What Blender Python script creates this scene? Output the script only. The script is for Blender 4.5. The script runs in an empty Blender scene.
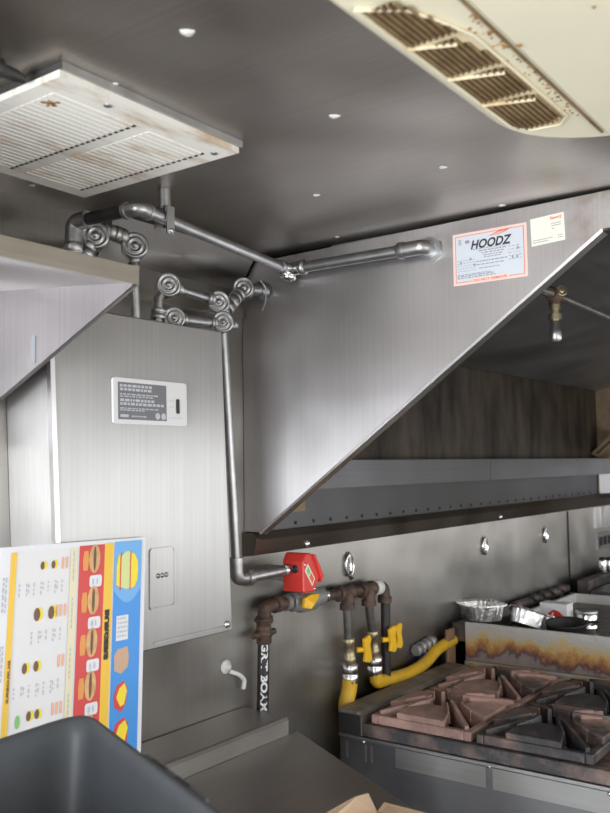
import bpy, bmesh, math, random
from mathutils import Vector, Matrix
random.seed(7)
C = bpy.context.scene.collection
SC = bpy.context.scene

# ------------------------------------------------------------ camera, light, exposure
def make_camera():
    yaw, pitch, roll, F = 0.63167486, 0.06618514, -0.01288722, 874.1
    f = Vector((math.cos(pitch)*math.cos(yaw), math.cos(pitch)*math.sin(yaw), math.sin(pitch)))
    r = Vector((math.sin(yaw), -math.cos(yaw), 0)); u = r.cross(f)
    r2 = r*math.cos(roll) + u*math.sin(roll); u2 = -r*math.sin(roll) + u*math.cos(roll)
    cd = bpy.data.cameras.new('camera'); co = bpy.data.objects.new('camera', cd); C.objects.link(co)
    m = Matrix((r2, u2, -f)).transposed().to_4x4(); m.translation = (0, 0, 1.66)
    co.matrix_world = m
    cd.sensor_fit = 'VERTICAL'; cd.sensor_height = 36.0; cd.sensor_width = 36.0
    cd.lens = F/813*36.0; cd.clip_start = 0.02
    cd.dof.use_dof = True; cd.dof.focus_distance = 2.2; cd.dof.aperture_fstop = 5.0
    SC.camera = co
make_camera()
SC.view_settings.view_transform = 'Standard'; SC.view_settings.look = 'None'
SC.view_settings.gamma = 1.0; SC.view_settings.use_curve_mapping = False
SC.view_settings.exposure = 0.0

w = bpy.data.worlds.new('World'); SC.world = w; w.use_nodes = True
w.node_tree.nodes['Background'].inputs[0].default_value = (0.86, 0.94, 1.0, 1)
w.node_tree.nodes['Background'].inputs[1].default_value = 1.2

def area(name, loc, direction, sx, sy, energy, col):
    l = bpy.data.lights.new(name, 'AREA'); l.shape = 'RECTANGLE'; l.size = sx; l.size_y = sy
    l.energy = energy; l.color = col
    o = bpy.data.objects.new(name, l); C.objects.link(o); o.location = loc
    o.rotation_euler = Vector(direction).to_track_quat('-Z', 'Y').to_euler()
    return o
area('service_window_daylight', (1.65, -0.93, 1.42), (0, 1, 0), 2.5, 0.86, 22, (1.0, 0.98, 0.95))
area('added_window_fill', (4.4, -0.93, 1.42), (0, 1, 0), 2.4, 0.86, 16, (1.0, 0.98, 0.95))  # added light, brightens what the back wall reflects
area('added_door_fill', (-1.68, 0.75, 1.0), (1, 0, 0), 1.2, 1.7, 120, (0.92, 0.96, 1.0))  # added light from the rear, lifts the hood end panel

# ------------------------------------------------------------ materials
def new_mat(name):
    m = bpy.data.materials.new(name); m.use_nodes = True
    return m, m.node_tree.nodes, m.node_tree.links, m.node_tree.nodes['Principled BSDF']

def plain(name, col, rough=0.5, metal=0.0, bump=0.0, bscale=200, vary=0.0, vscale=8, coat=0.0):
    m, n, l, b = new_mat(name)
    b.inputs['Base Color'].default_value = (*col, 1); b.inputs['Roughness'].default_value = rough
    b.inputs['Metallic'].default_value = metal; b.inputs['Coat Weight'].default_value = coat
    tc = n.new('ShaderNodeTexCoord')
    if vary:
        t = n.new('ShaderNodeTexNoise'); t.inputs['Scale'].default_value = vscale; t.inputs['Detail'].default_value = 5
        l.new(tc.outputs['Object'], t.inputs['Vector'])
        r = n.new('ShaderNodeValToRGB')
        r.color_ramp.elements[0].position = .3; r.color_ramp.elements[1].position = .72
        r.color_ramp.elements[0].color = (*[c*(1-vary) for c in col], 1)
        r.color_ramp.elements[1].color = (*[min(1, c*(1+vary)) for c in col], 1)
        l.new(t.outputs['Fac'], r.inputs[0]); l.new(r.outputs[0], b.inputs['Base Color'])
    if bump:
        t2 = n.new('ShaderNodeTexNoise'); t2.inputs['Scale'].default_value = bscale; t2.inputs['Detail'].default_value = 3
        l.new(tc.outputs['Object'], t2.inputs['Vector'])
        bp = n.new('ShaderNodeBump'); bp.inputs['Strength'].default_value = bump; bp.inputs['Distance'].default_value = 0.004
        l.new(t2.outputs['Fac'], bp.inputs['Height']); l.new(bp.outputs[0], b.inputs['Normal'])
    return m

def two_tone(name, ca, cb, scale, lo, hi, rough=0.6, metal=0.0, bump=0.3, bscale=150, stretch=(1, 1, 1)):
    m, n, l, b = new_mat(name)
    b.inputs['Roughness'].default_value = rough; b.inputs['Metallic'].default_value = metal
    tc = n.new('ShaderNodeTexCoord'); mp = n.new('ShaderNodeMapping'); mp.inputs['Scale'].default_value = stretch
    l.new(tc.outputs['Object'], mp.inputs[0])
    t = n.new('ShaderNodeTexNoise'); t.inputs['Scale'].default_value = scale; t.inputs['Detail'].default_value = 7
    t.inputs['Roughness'].default_value = .65
    l.new(mp.outputs[0], t.inputs['Vector'])
    r = n.new('ShaderNodeValToRGB'); r.color_ramp.elements[0].position = lo; r.color_ramp.elements[1].position = hi
    r.color_ramp.elements[0].color = (*ca, 1); r.color_ramp.elements[1].color = (*cb, 1)
    l.new(t.outputs['Fac'], r.inputs[0]); l.new(r.outputs[0], b.inputs['Base Color'])
    t2 = n.new('ShaderNodeTexNoise'); t2.inputs['Scale'].default_value = bscale
    l.new(tc.outputs['Object'], t2.inputs['Vector'])
    bp = n.new('ShaderNodeBump'); bp.inputs['Strength'].default_value = bump; bp.inputs['Distance'].default_value = 0.004
    l.new(t2.outputs['Fac'], bp.inputs['Height']); l.new(bp.outputs[0], b.inputs['Normal'])
    return m

def steel(name, col, rough=0.36, brush='z', smudge=0.10, wave=0.03, tint=None, metal=1.0):
    """brushed sheet steel: streaks along one axis, smudged roughness, slight oil-canning"""
    m, n, l, b = new_mat(name)
    b.inputs['Metallic'].default_value = metal
    tc = n.new('ShaderNodeTexCoord')
    mp = n.new('ShaderNodeMapping')
    s = {'x': (1.5, 220, 220), 'y': (220, 1.5, 220), 'z': (220, 220, 1.5)}[brush]
    mp.inputs['Scale'].default_value = s
    l.new(tc.outputs['Object'], mp.inputs[0])
    t = n.new('ShaderNodeTexNoise'); t.inputs['Scale'].default_value = 1.0; t.inputs['Detail'].default_value = 3
    l.new(mp.outputs[0], t.inputs['Vector'])
    big = n.new('ShaderNodeTexNoise'); big.inputs['Scale'].default_value = 3.5; big.inputs['Detail'].default_value = 6
    l.new(tc.outputs['Object'], big.inputs['Vector'])
    r = n.new('ShaderNodeValToRGB')
    r.color_ramp.elements[0].position = .3; r.color_ramp.elements[1].position = .7
    lowc = tint if tint else [c*0.88 for c in col]
    r.color_ramp.elements[0].color = (*lowc, 1); r.color_ramp.elements[1].color = (*col, 1)
    l.new(big.outputs['Fac'], r.inputs[0])
    mx = n.new('ShaderNodeMix'); mx.data_type = 'RGBA'; mx.blend_type = 'MULTIPLY'; mx.inputs[0].default_value = 0.35
    r2 = n.new('ShaderNodeValToRGB'); r2.color_ramp.elements[0].color = (.72, .72, .72, 1); r2.color_ramp.elements[0].position = .3
    r2.color_ramp.elements[1].position = .7
    l.new(t.outputs['Fac'], r2.inputs[0])
    l.new(r.outputs[0], mx.inputs[6]); l.new(r2.outputs[0], mx.inputs[7]); l.new(mx.outputs[2], b.inputs['Base Color'])
    mr = n.new('ShaderNodeMapRange'); mr.inputs['From Min'].default_value = .3; mr.inputs['From Max'].default_value = .7
    mr.inputs['To Min'].default_value = rough - smudge; mr.inputs['To Max'].default_value = rough + smudge
    l.new(big.outputs['Fac'], mr.inputs[0]); l.new(mr.outputs[0], b.inputs['Roughness'])
    if brush == 'z':      # upright brushing spreads reflections sideways
        tg = n.new('ShaderNodeTangent'); tg.direction_type = 'RADIAL'; tg.axis = 'Z'
        l.new(tg.outputs[0], b.inputs['Tangent']); b.inputs['Anisotropic'].default_value = 0.85
    wv = n.new('ShaderNodeTexNoise'); wv.inputs['Scale'].default_value = 2.2; wv.inputs['Detail'].default_value = 1
    l.new(tc.outputs['Object'], wv.inputs['Vector'])
    b1 = n.new('ShaderNodeBump'); b1.inputs['Strength'].default_value = 1.0; b1.inputs['Distance'].default_value = wave
    l.new(wv.outputs['Fac'], b1.inputs['Height'])
    b2 = n.new('ShaderNodeBump'); b2.inputs['Strength'].default_value = 0.10; b2.inputs['Distance'].default_value = 0.002
    l.new(t.outputs['Fac'], b2.inputs['Height']); l.new(b1.outputs[0], b2.inputs['Normal'])
    l.new(b2.outputs[0], b.inputs['Normal'])
    return m

def heat_stained(name, z0, z1):
    """steel with its own band of burnt-on heat colours, by height on the panel"""
    m, n, l, b = new_mat(name)
    tc = n.new('ShaderNodeTexCoord'); sp = n.new('ShaderNodeSeparateXYZ'); l.new(tc.outputs['Object'], sp.inputs[0])
    mr = n.new('ShaderNodeMapRange'); mr.inputs['From Min'].default_value = z0; mr.inputs['From Max'].default_value = z1
    l.new(sp.outputs['Z'], mr.inputs[0])
    mp = n.new('ShaderNodeMapping'); mp.inputs['Scale'].default_value = (1, 1, .7); l.new(tc.outputs['Object'], mp.inputs[0])
    t = n.new('ShaderNodeTexNoise'); t.inputs['Scale'].default_value = 6.5; t.inputs['Detail'].default_value = 9; t.inputs['Roughness'].default_value = .7
    l.new(mp.outputs[0], t.inputs['Vector'])
    a = n.new('ShaderNodeMath'); a.operation = 'MULTIPLY_ADD'; a.inputs[1].default_value = 1.9; a.inputs[2].default_value = -0.93
    l.new(t.outputs['Fac'], a.inputs[0])
    ad = n.new('ShaderNodeMath'); ad.operation = 'ADD'; l.new(mr.outputs[0], ad.inputs[0]); l.new(a.outputs[0], ad.inputs[1])
    r = n.new('ShaderNodeValToRGB'); e = r.color_ramp.elements
    e[0].position = 0.0; e[0].color = (.34, .29, .27, 1); e[1].position = 1.0; e[1].color = (.50, .49, .47, 1)
    for p, c in ((.14, (.30, .25, .24)), (.24, (.14, .08, .085)), (.34, (.36, .16, .08)), (.46, (.50, .26, .10)), (.58, (.60, .42, .17)), (.74, (.52, .46, .36)), (.86, (.48, .46, .43))):
        x = e.new(p); x.color = (*c, 1)
    l.new(ad.outputs[0], r.inputs[0]); l.new(r.outputs[0], b.inputs['Base Color'])
    b.inputs['Metallic'].default_value = .45; b.inputs['Roughness'].default_value = .5
    bp = n.new('ShaderNodeBump'); bp.inputs['Strength'].default_value = .25; bp.inputs['Distance'].default_value = .004
    t2 = n.new('ShaderNodeTexNoise'); t2.inputs['Scale'].default_value = 90; l.new(tc.outputs['Object'], t2.inputs['Vector'])
    l.new(t2.outputs['Fac'], bp.inputs['Height']); l.new(bp.outputs[0], b.inputs['Normal'])
    return m

def stained_white(name, col, stain, lo=.56, hi=.70, scale=6, rough=.45, stretch=(1, 3, 1)):
    return two_tone(name, col, stain, scale, lo, hi, rough, 0, .05, 80, stretch)

M = {}
M['ceiling'] = steel('ceiling_steel', (.48, .45, .42), .42, 'y', .08, .045, (.39, .35, .31))
M['wall'] = steel('wall_steel', (.385, .37, .352), .40, 'z', .08, .025, (.31, .295, .275))
M['hood'] = steel('hood_steel', (.53, .51, .515), .42, 'z', .06, .02)
M['hood_end'] = steel('hood_end_steel', (.52, .50, .505), .42, 'z', .06, .02)
def add_grease(m, y0, y1, col):
    n = m.node_tree.nodes; l = m.node_tree.links; b = n['Principled BSDF']
    src = b.inputs['Base Color'].links[0].from_socket
    tc = n.new('ShaderNodeTexCoord'); sp = n.new('ShaderNodeSeparateXYZ'); l.new(tc.outputs['Object'], sp.inputs[0])
    mr = n.new('ShaderNodeMapRange'); mr.inputs['From Min'].default_value = y0; mr.inputs['From Max'].default_value = y1; l.new(sp.outputs['Y'], mr.inputs[0])
    t = n.new('ShaderNodeTexNoise'); t.inputs['Scale'].default_value = 22; t.inputs['Detail'].default_value = 8; l.new(tc.outputs['Object'], t.inputs['Vector'])
    r = n.new('ShaderNodeMapRange'); r.inputs['From Min'].default_value = .42; r.inputs['From Max'].default_value = .68; l.new(t.outputs['Fac'], r.inputs[0])
    mu = n.new('ShaderNodeMath'); mu.operation = 'MULTIPLY'; l.new(mr.outputs[0], mu.inputs[0]); l.new(r.outputs[0], mu.inputs[1])
    mx = n.new('ShaderNodeMix'); mx.data_type = 'RGBA'; mx.inputs[7].default_value = (*col, 1)
    l.new(mu.outputs[0], mx.inputs[0]); l.new(src, mx.inputs[6]); l.new(mx.outputs[2], b.inputs['Base Color'])
add_grease(M['hood_end'], -.42, -.58, (.24, .17, .10))
M['hood_in'] = steel('greasy_hood_steel', (.46, .46, .475), .48, 'x', .06, .01, (.37, .36, .36))
M['skirt'] = steel('dark_skirt_steel', (.13, .13, .14), .42, 'x', .08, .01, (.10, .10, .10))
M['soot'] = two_tone('sooty_brown_steel', (.014, .012, .010), (.115, .092, .072), 5, .35, .72, .5, .6, .08, 60, (1.5, 1, .5))
M['tan_soot'] = two_tone('tan_greasy_steel', (.16, .11, .06), (.36, .27, .17), 6, .35, .7, .55, .4, .08, 60)
M['trough'] = steel('trough_steel', (.17, .17, .18), .40, 'x', .06, .01)
M['lip_brown'] = steel('brown_tinted_steel', (.19, .165, .145), .40, 'x', .08, .01, (.14, .115, .095))
M['cab'] = steel('cabinet_steel', (.45, .445, .44), .46, 'z', .05, .008)
M['cab_side'] = steel('cabinet_side_steel', (.52, .51, .50), .38, 'z', .06, .012)
M['left_hood'] = steel('left_hood_steel', (.53, .505, .51), .42, 'z', .05, .008)
M['left_lip'] = steel('left_lip_steel', (.42, .385, .335), .42, 'x', .06, .008)
M['table'] = steel('table_steel', (.42, .405, .385), .44, 'x', .08, .006, (.34, .325, .305))
M['edge'] = plain('bright_cut_steel', (.85, .85, .86), .3, 1)
M['galv'] = plain('galvanized_pipe', (.46, .465, .47), .38, 1, .05, 60, .18, 20)
M['galv_dull'] = plain('dull_galvanized_fitting', (.46, .46, .46), .42, 1, .1, 80, .2, 30)
M['chrome'] = plain('chrome', (.86, .86, .87), .14, 1)
M['black_pipe'] = plain('black_iron_pipe', (.045, .042, .042), .42, .5, .1, 120, .3, 25)
M['rusty_iron'] = two_tone('rusty_iron_fitting', (.06, .042, .036), (.17, .105, .075), 30, .35, .7, .6, .35, .3, 160)
M['grey_pipe'] = plain('grey_iron_pipe', (.19, .18, .175), .36, .8, .05, 100, .25, 25)
M['brass'] = plain('dull_brass', (.40, .345, .22), .38, .9, .05, 120, .2, 40)
M['zinc'] = plain('bright_zinc_nut', (.74, .76, .78), .25, 1, .15, 100)
M['cast_grey'] = plain('cast_grey_valve', (.42, .42, .415), .5, .6, .2, 120, .15, 30)
M['yellow'] = plain('yellow_plastic', (.90, .52, .015), .4, 0, 0, 1, .06, 20)
M['hose'] = two_tone('yellow_coated_hose', (.74, .44, .02), (.50, .30, .05), 18, .45, .75, .42, 0, .08, 120)
M['red'] = plain('red_paint', (.70, .045, .035), .38, 0, .06, 80, .08, 10)
M['white_grille'] = stained_white('white_painted_grille', (.86, .84, .78), (.50, .34, .19), .50, .70, 4.5, .42, (1, 3.2, 1))
M['white_clean'] = plain('white_paint', (.78, .78, .76), .4)
M['ac'] = plain('aged_cream_plastic', (.76, .72, .56), .42, 0, .02, 60, .06, 3)
M['ac_tan'] = two_tone('rust_streaked_cream_plastic', (.74, .66, .46), (.45, .26, .09), 9, .46, .68, .5, 0, .1, 100, (1, 1, 1))
M['grille_back'] = plain('dusty_grille_back', (.42, .40, .36), .8)
M['louvre'] = two_tone('brown_stained_louvre', (.30, .205, .10), (.15, .09, .035), 16, .38, .66, .55, 0, .1, 100)
M['slot'] = plain('dark_slot', (.05, .035, .02), .8)
M['rust_stain'] = two_tone('rust_crust', (.40, .22, .07), (.16, .07, .02), 60, .4, .62, .8, 0, .5, 200)
M['tub'] = plain('dark_grey_plastic', (.085, .094, .106), .46, 0, .06, 180, .18, 7)
M['card'] = plain('cardboard', (.60, .44, .31), .8, 0, .1, 60, .06, 12)
M['black'] = plain('black_plastic', (.02, .02, .022), .45)
M['range_side'] = steel('dark_range_steel', (.21, .215, .225), .42, 'y', .08, .006, (.15, .15, .16))
M['range_plate'] = steel('range_plate_steel', (.36, .36, .36), .40, 'y', .08, .006, (.28, .275, .27))
M['range_rail'] = two_tone('greasy_brown_rail', (.12, .105, .09), (.27, .24, .21), 14, .35, .7, .55, .35, .25, 90)
M['iron_rust'] = two_tone('rust_pink_cast_iron', (.17, .115, .10), (.44, .28, .24), 9, .30, .55, .72, .15, .35, 170)
M['iron_mix'] = two_tone('half_rusted_cast_iron', (.06, .056, .058), (.38, .24, .20), 8, .42, .64, .6, .25, .35, 170)
M['iron_dark'] = two_tone('dark_cast_iron', (.06, .06, .065), (.26, .18, .155), 9, .44, .70, .5, .35, .35, 170)
M['heat'] = heat_stained('heat_stained_steel', 0.0, 0.145)
M['heat_low'] = heat_stained('heat_stained_sill', -0.10, 0.03)
M['rust_bar'] = two_tone('rusted_bar', (.22, .12, .07), (.36, .23, .15), 25, .35, .7, .7, .3, .2, 120)
M['foil'] = plain('aluminium_foil', (.90, .90, .91), .3, 1, .6, 55)
M['griddle_in'] = steel('lit_splash_steel', (.80, .79, .77), .5, 'y', .06, .01, None, .4)  # paler, less metallic base stands in for reflected daylight
M['griddle_top'] = two_tone('greasy_griddle_plate', (.06, .05, .045), (.20, .17, .15), 12, .35, .7, .4, .6, .15, 80)
M['paper'] = plain('white_paper', (.80, .80, .82), .55)
M['paper_blue'] = plain('pale_label_paper', (.62, .66, .72), .5)
M['cream'] = plain('cream_paper', (.82, .82, .72), .5)
M['pink'] = plain('pink_label_border', (.86, .62, .56), .5)
M['orange'] = plain('orange_ink', (.80, .16, .06), .5)
M['ink'] = plain('black_ink', (.025, .025, .03), .5)
M['grey_ink'] = plain('grey_ink', (.30, .31, .34), .5)
M['light_ink'] = plain('pale_grey_ink', (.52, .54, .60), .5)
M['plate_white'] = plain('white_label_plastic', (.72, .72, .73), .4)
M['plate_dark'] = plain('slate_label_print', (.17, .17, .185), .45)
M['p_white'] = plain('menu_white', (.80, .81, .86), .35)
M['p_yellow'] = plain('menu_yellow', (.90, .56, .04), .35)
M['p_red'] = plain('menu_red', (.68, .05, .05), .35)
M['p_blue'] = plain('menu_blue', (.045, .30, .80), .35)
M['p_lblue'] = plain('menu_light_blue', (.16, .45, .86), .35)
M['p_cream'] = plain('menu_cream', (.80, .74, .52), .35)
M['bun'] = plain('printed_bun', (.72, .42, .18), .4, 0, 0, 1, .2, 60)
M['patty'] = plain('printed_patty', (.16, .08, .03), .4)
M['b_yellow'] = plain('printed_bright_yellow', (.95, .75, .03), .4)
M['b_green'] = plain('printed_pale_green', (.68, .76, .32), .4)
M['salmon'] = plain('printed_salmon', (.85, .45, .33), .4)
M['item_orange'] = plain('printed_orange', (.80, .32, .08), .4)
M['leaf'] = plain('printed_leaf_green', (.25, .58, .18), .4)
M['brown_print'] = plain('printed_tan', (.62, .40, .27), .4)
M['blue_part'] = plain('blue_plastic', (.03, .10, .42), .4)
M['floor'] = two_tone('worn_floor', (.34, .30, .27), (.46, .42, .38), 6, .35, .7, .55, 0, .1, 60)
M['ground'] = plain('asphalt', (.22, .22, .22), .9, 0, .2, 80, .15, 3)
M['outer_white'] = plain('white_liner', (.66, .65, .63), .5)
M['sealant'] = plain('pale_sealant', (.72, .71, .68), .55, 0, .2, 200)

# ------------------------------------------------------------ mesh helpers (all points in world metres)
class MB:
    def __init__(s): s.v = []; s.f = []; s.sm = []
    def add(s, vs, fs, smooth=False):
        o = len(s.v); s.v += [Vector(p) for p in vs]; s.f += [tuple(i+o for i in f) for f in fs]; s.sm += [smooth]*len(fs)
        return s
    def box(s, a, b):
        x0, y0, z0 = a; x1, y1, z1 = b
        vs = [(x0,y0,z0),(x1,y0,z0),(x1,y1,z0),(x0,y1,z0),(x0,y0,z1),(x1,y0,z1),(x1,y1,z1),(x0,y1,z1)]
        return s.add(vs, [(0,3,2,1),(4,5,6,7),(0,1,5,4),(1,2,6,5),(2,3,7,6),(3,0,4,7)])
    def prism(s, base, ext):
        n = len(base); e = Vector(ext)
        vs = [Vector(p) for p in base] + [Vector(p)+e for p in base]
        return s.add(vs, [tuple(range(n))[::-1], tuple(range(n, 2*n))] + [(i, (i+1) % n, n+(i+1) % n, n+i) for i in range(n)])
    def tube(s, pts, r, seg=14, cap=True):
        pts = [Vector(p) for p in pts]; rs = r if isinstance(r, (list, tuple)) else [r]*len(pts)
        T = []
        for i in range(len(pts)):
            a = pts[max(i-1, 0)]; b = pts[min(i+1, len(pts)-1)]; T.append((b-a).normalized())
        up = Vector((0, 0, 1)) if abs(T[0].z) < .9 else Vector((1, 0, 0))
        nrm = (up - T[0]*up.dot(T[0])).normalized(); vs = []
        for i, p in enumerate(pts):
            nrm = (nrm - T[i]*nrm.dot(T[i])).normalized(); bi = T[i].cross(nrm)
            for k in range(seg):
                a = 2*math.pi*k/seg; vs.append(p + (nrm*math.cos(a) + bi*math.sin(a))*rs[i])
        fs = [(i*seg+k, i*seg+(k+1) % seg, (i+1)*seg+(k+1) % seg, (i+1)*seg+k) for i in range(len(pts)-1) for k in range(seg)]
        s.add(vs, fs, True)
        if cap:
            s.add(vs[:seg], [tuple(range(seg))[::-1]]); s.add(vs[-seg:], [tuple(range(seg))])
        return s
    def lathe(s, c, axis, prof, seg=24):
        """prof: list of (radius, distance along axis)"""
        ax = Vector(axis).normalized(); up = Vector((0, 0, 1)) if abs(ax.z) < .9 else Vector((1, 0, 0))
        n = (up - ax*up.dot(ax)).normalized(); b = ax.cross(n); c = Vector(c); vs = []
        for r, h in prof:
            for k in range(seg):
                a = 2*math.pi*k/seg; vs.append(c + ax*h + (n*math.cos(a) + b*math.sin(a))*max(r, 1e-5))
        fs = [(i*seg+k, i*seg+(k+1) % seg, (i+1)*seg+(k+1) % seg, (i+1)*seg+k) for i in range(len(prof)-1) for k in range(seg)]
        s.add(vs, fs, True)
        s.add(vs[:seg], [tuple(range(seg))[::-1]]); s.add(vs[-seg:], [tuple(range(seg))])
        return s
    def hexa(s, a, b, r):
        return s.tube([a, b], r, 6)
    def flat(s, P, poly):
        return s.add([P(*q) for q in poly], [tuple(range(len(poly)))])
    def build(s, name, mat, parent=None, origin=None, bevel=0):
        me = bpy.data.meshes.new(name); o = bpy.data.objects.new(name, me); C.objects.link(o)
        if parent is not None:
            org = ORG[parent]; o.parent = parent
        elif origin is not None: org = Vector(origin); o.location = org
        else:
            xs = [p.x for p in s.v]; ys = [p.y for p in s.v]; zs = [p.z for p in s.v]
            org = Vector(((min(xs)+max(xs))/2, (min(ys)+max(ys))/2, min(zs))); o.location = org
        ORG[o] = org
        me.from_pydata([tuple(p-org) for p in s.v], [], s.f)
        me.polygons.foreach_set('use_smooth', s.sm)
        bm = bmesh.new(); bm.from_mesh(me); bmesh.ops.recalc_face_normals(bm, faces=bm.faces); bm.to_mesh(me); bm.free()
        me.materials.append(M[mat] if isinstance(mat, str) else mat)
        if bevel:
            md = o.modifiers.new('bevel', 'BEVEL'); md.width = bevel; md.segments = 2; md.limit_method = 'ANGLE'; md.angle_limit = math.radians(40)
        return o
ORG = {}

def tag(o, label, cat=None, group=None):
    o['label'] = label
    if cat: o['category'] = cat
    if group: o['group'] = group
    return o
def thing(name, label, cat, loc, group=None):
    o = bpy.data.objects.new(name, None); C.objects.link(o); o.location = loc; o.empty_display_size = .05
    ORG[o] = Vector(loc); return tag(o, label, cat, group)
def struct(o): o['kind'] = 'structure'; return o
def dup(o, delta, label=None, parent=None):
    c = o.copy(); C.objects.link(c)
    if parent is None:
        c.location = Vector(o.location) + Vector(delta); ORG[c] = ORG[o] + Vector(delta)
        if label: c['label'] = label
    else: c.parent = parent; ORG[c] = ORG[parent]
    for ch in list(o.children): dup(ch, (0, 0, 0), None, c)
    return c
def fillet(pts, r=.03, n=6):
    pts = [Vector(p) for p in pts]; out = [pts[0]]
    for i in range(1, len(pts)-1):
        a, b, c = pts[i-1], pts[i], pts[i+1]; u = (a-b); v = (c-b); rr = min(r, u.length*.45, v.length*.45)
        p0 = b + u.normalized()*rr; p2 = b + v.normalized()*rr
        for k in range(n+1):
            t = k/n; out.append(p0*(1-t)**2 + b*2*t*(1-t) + p2*t*t)
    out.append(pts[-1]); return out
def circle(cx, cy, rx, ry, n=16, a0=0):
    return [(cx+rx*math.cos(a0+2*math.pi*k/n), cy+ry*math.sin(a0+2*math.pi*k/n)) for k in range(n)]
def rrect(x0, y0, x1, y1, r, n=4):
    out = []
    for cx, cy, a in ((x1-r, y1-r, 0), (x0+r, y1-r, 90), (x0+r, y0+r, 180), (x1-r, y0+r, 270)):
        out += [(cx+r*math.cos(math.radians(a+90*k/n)), cy+r*math.sin(math.radians(a+90*k/n))) for k in range(n+1)]
    return out
def text_into(mb, s, P, x, y, size, shear=0, bold=0, width=None, rot=0):
    """lettering laid on the surface map P(u, v): glyph outlines from the built-in font"""
    cu = bpy.data.curves.new('t', 'FONT'); cu.body = s; cu.size = size; cu.shear = shear; cu.offset = bold; cu.resolution_u = 3
    o = bpy.data.objects.new('t', cu); C.objects.link(o)
    dg = bpy.context.evaluated_depsgraph_get(); dg.update()
    me = bpy.data.meshes.new_from_object(o.evaluated_get(dg)); vs = [v.co.copy() for v in me.vertices]; fs = [tuple(p.vertices) for p in me.polygons]
    bpy.data.objects.remove(o); bpy.data.curves.remove(cu); bpy.data.meshes.remove(me)
    if not vs: return
    x0 = min(v.x for v in vs); x1 = max(v.x for v in vs); k = (width/(x1-x0)) if width else 1
    ca, sa = math.cos(rot), math.sin(rot); out = []
    for v in vs:
        a, b = (v.x-x0)*k, v.y
        out.append(P(x + a*ca - b*sa, y + a*sa + b*ca))
    mb.add(out, fs)
def dashes(mb, P, x0, x1, y, h, seed=0, wmin=.004, wmax=.014, gap=.003, vertical=False):
    rnd = random.Random(seed); x = x0
    while x < x1 - wmin:
        ww = min(rnd.uniform(wmin, wmax), x1-x)
        q = [(x, y), (x+ww, y), (x+ww, y+h), (x, y+h)]
        if vertical: q = [(b, a) for a, b in q]
        mb.flat(P, q); x += ww + gap

# ------------------------------------------------------------ the room
YW = 1.60; ZC = 2.25; X0, X1, Y0 = -1.65, 6.2, -0.90
struct(MB().box((X0-.1, Y0-.1, -.08), (X1+.1, YW+.15, 0)).build('floor', 'floor'))
struct(MB().box((X0-.1, Y0-.1, ZC), (X1+.1, YW+.15, ZC+.08)).build('ceiling', 'ceiling'))
struct(MB().box((X0-.1, YW, 0), (X1+.1, YW+.1, ZC)).build('wall_back', 'wall'))
struct(MB().box((X1, Y0, 0), (X1+.1, YW, ZC)).build('wall_right', 'wall'))
b = MB(); b.box((X0, Y0-.1, 0), (.4, Y0, ZC)); b.box((2.9, Y0-.1, .98), (3.2, Y0, 1.86)); b.box((5.6, Y0-.1, 0), (X1, Y0, ZC)); b.box((.4, Y0-.1, 0), (5.6, Y0, .98)); b.box((.4, Y0-.1, 1.86), (5.6, Y0, ZC))
struct(b.build('wall_front', 'outer_white'))
b = MB(); b.box((X0-.1, Y0, 0), (X0, .15, ZC)); b.box((X0-.1, 1.35, 0), (X0, YW, ZC)); b.box((X0-.1, .15, 2.0), (X0, 1.35, ZC))
struct(b.build('wall_left', 'outer_white'))
for nm, wx0, wx1 in (('window_1', .4, 2.9), ('added_window_2', 3.2, 5.6)):  # the second opening is unseen, added to light the back wall
    b = MB()
    for a, c in (((wx0-.04, Y0, .94), (wx1+.04, Y0+.02, .98)), ((wx0-.04, Y0, 1.86), (wx1+.04, Y0+.02, 1.90)), ((wx0-.04, Y0, .98), (wx0, Y0+.02, 1.86)), ((wx1, Y0, .98), (wx1+.04, Y0+.02, 1.86))): b.box(a, c)
    struct(b.build(nm, 'galv_dull'))
b = MB()
for a, c in (((X0, .10, 0), (X0+.02, .15, 2.05)), ((X0, 1.35, 0), (X0+.02, 1.40, 2.05)), ((X0, .15, 2.0), (X0+.02, 1.35, 2.05))): b.box(a, c)
struct(b.build('added_door_1', 'galv_dull'))  # frame of an unseen opening added for the rear light
struct(MB().box((-30, -30, -.75), (30, 30, -.7)).build('ground', 'ground'))
# sloped sheet that closes the corner between ceiling and back wall, left of the hood
struct(MB().prism([(1.36, 1.535, ZC-.001), (1.36, 1.599, 2.155), (1.36, 1.599, ZC-.001)], (.515, 0, 0)).build('trim_1', 'wall'))
struct(MB().box((1.36, 1.588, 2.075), (1.88, 1.599, 2.105)).build('trim_2', 'left_lip'))
struct(MB().box((4.468, 1.594, .2), (4.477, 1.5995, 1.40)).build('trim_3', 'black'))

# ------------------------------------------------------------ exhaust hood on the right
HX = 1.889; HE = 4.92
hood = thing('exhaust_hood', 'long stainless exhaust hood over the cook line, with warning stickers on its slanted end panel', 'exhaust hood', (HX, 1.1, 1.405))
prof = [(1.598, 1.474), (1.542, 1.474), (.578, 2.162), (.44, 2.158), (.44, 2.246), (1.552, 2.232), (1.598, 2.165)]
p = MB().prism([(HX, y, z) for y, z in prof], (.018, 0, 0)).build('end_panel', 'hood_end', hood, bevel=.001)
tag(p, 'brushed steel end panel cut on a diagonal')
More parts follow.
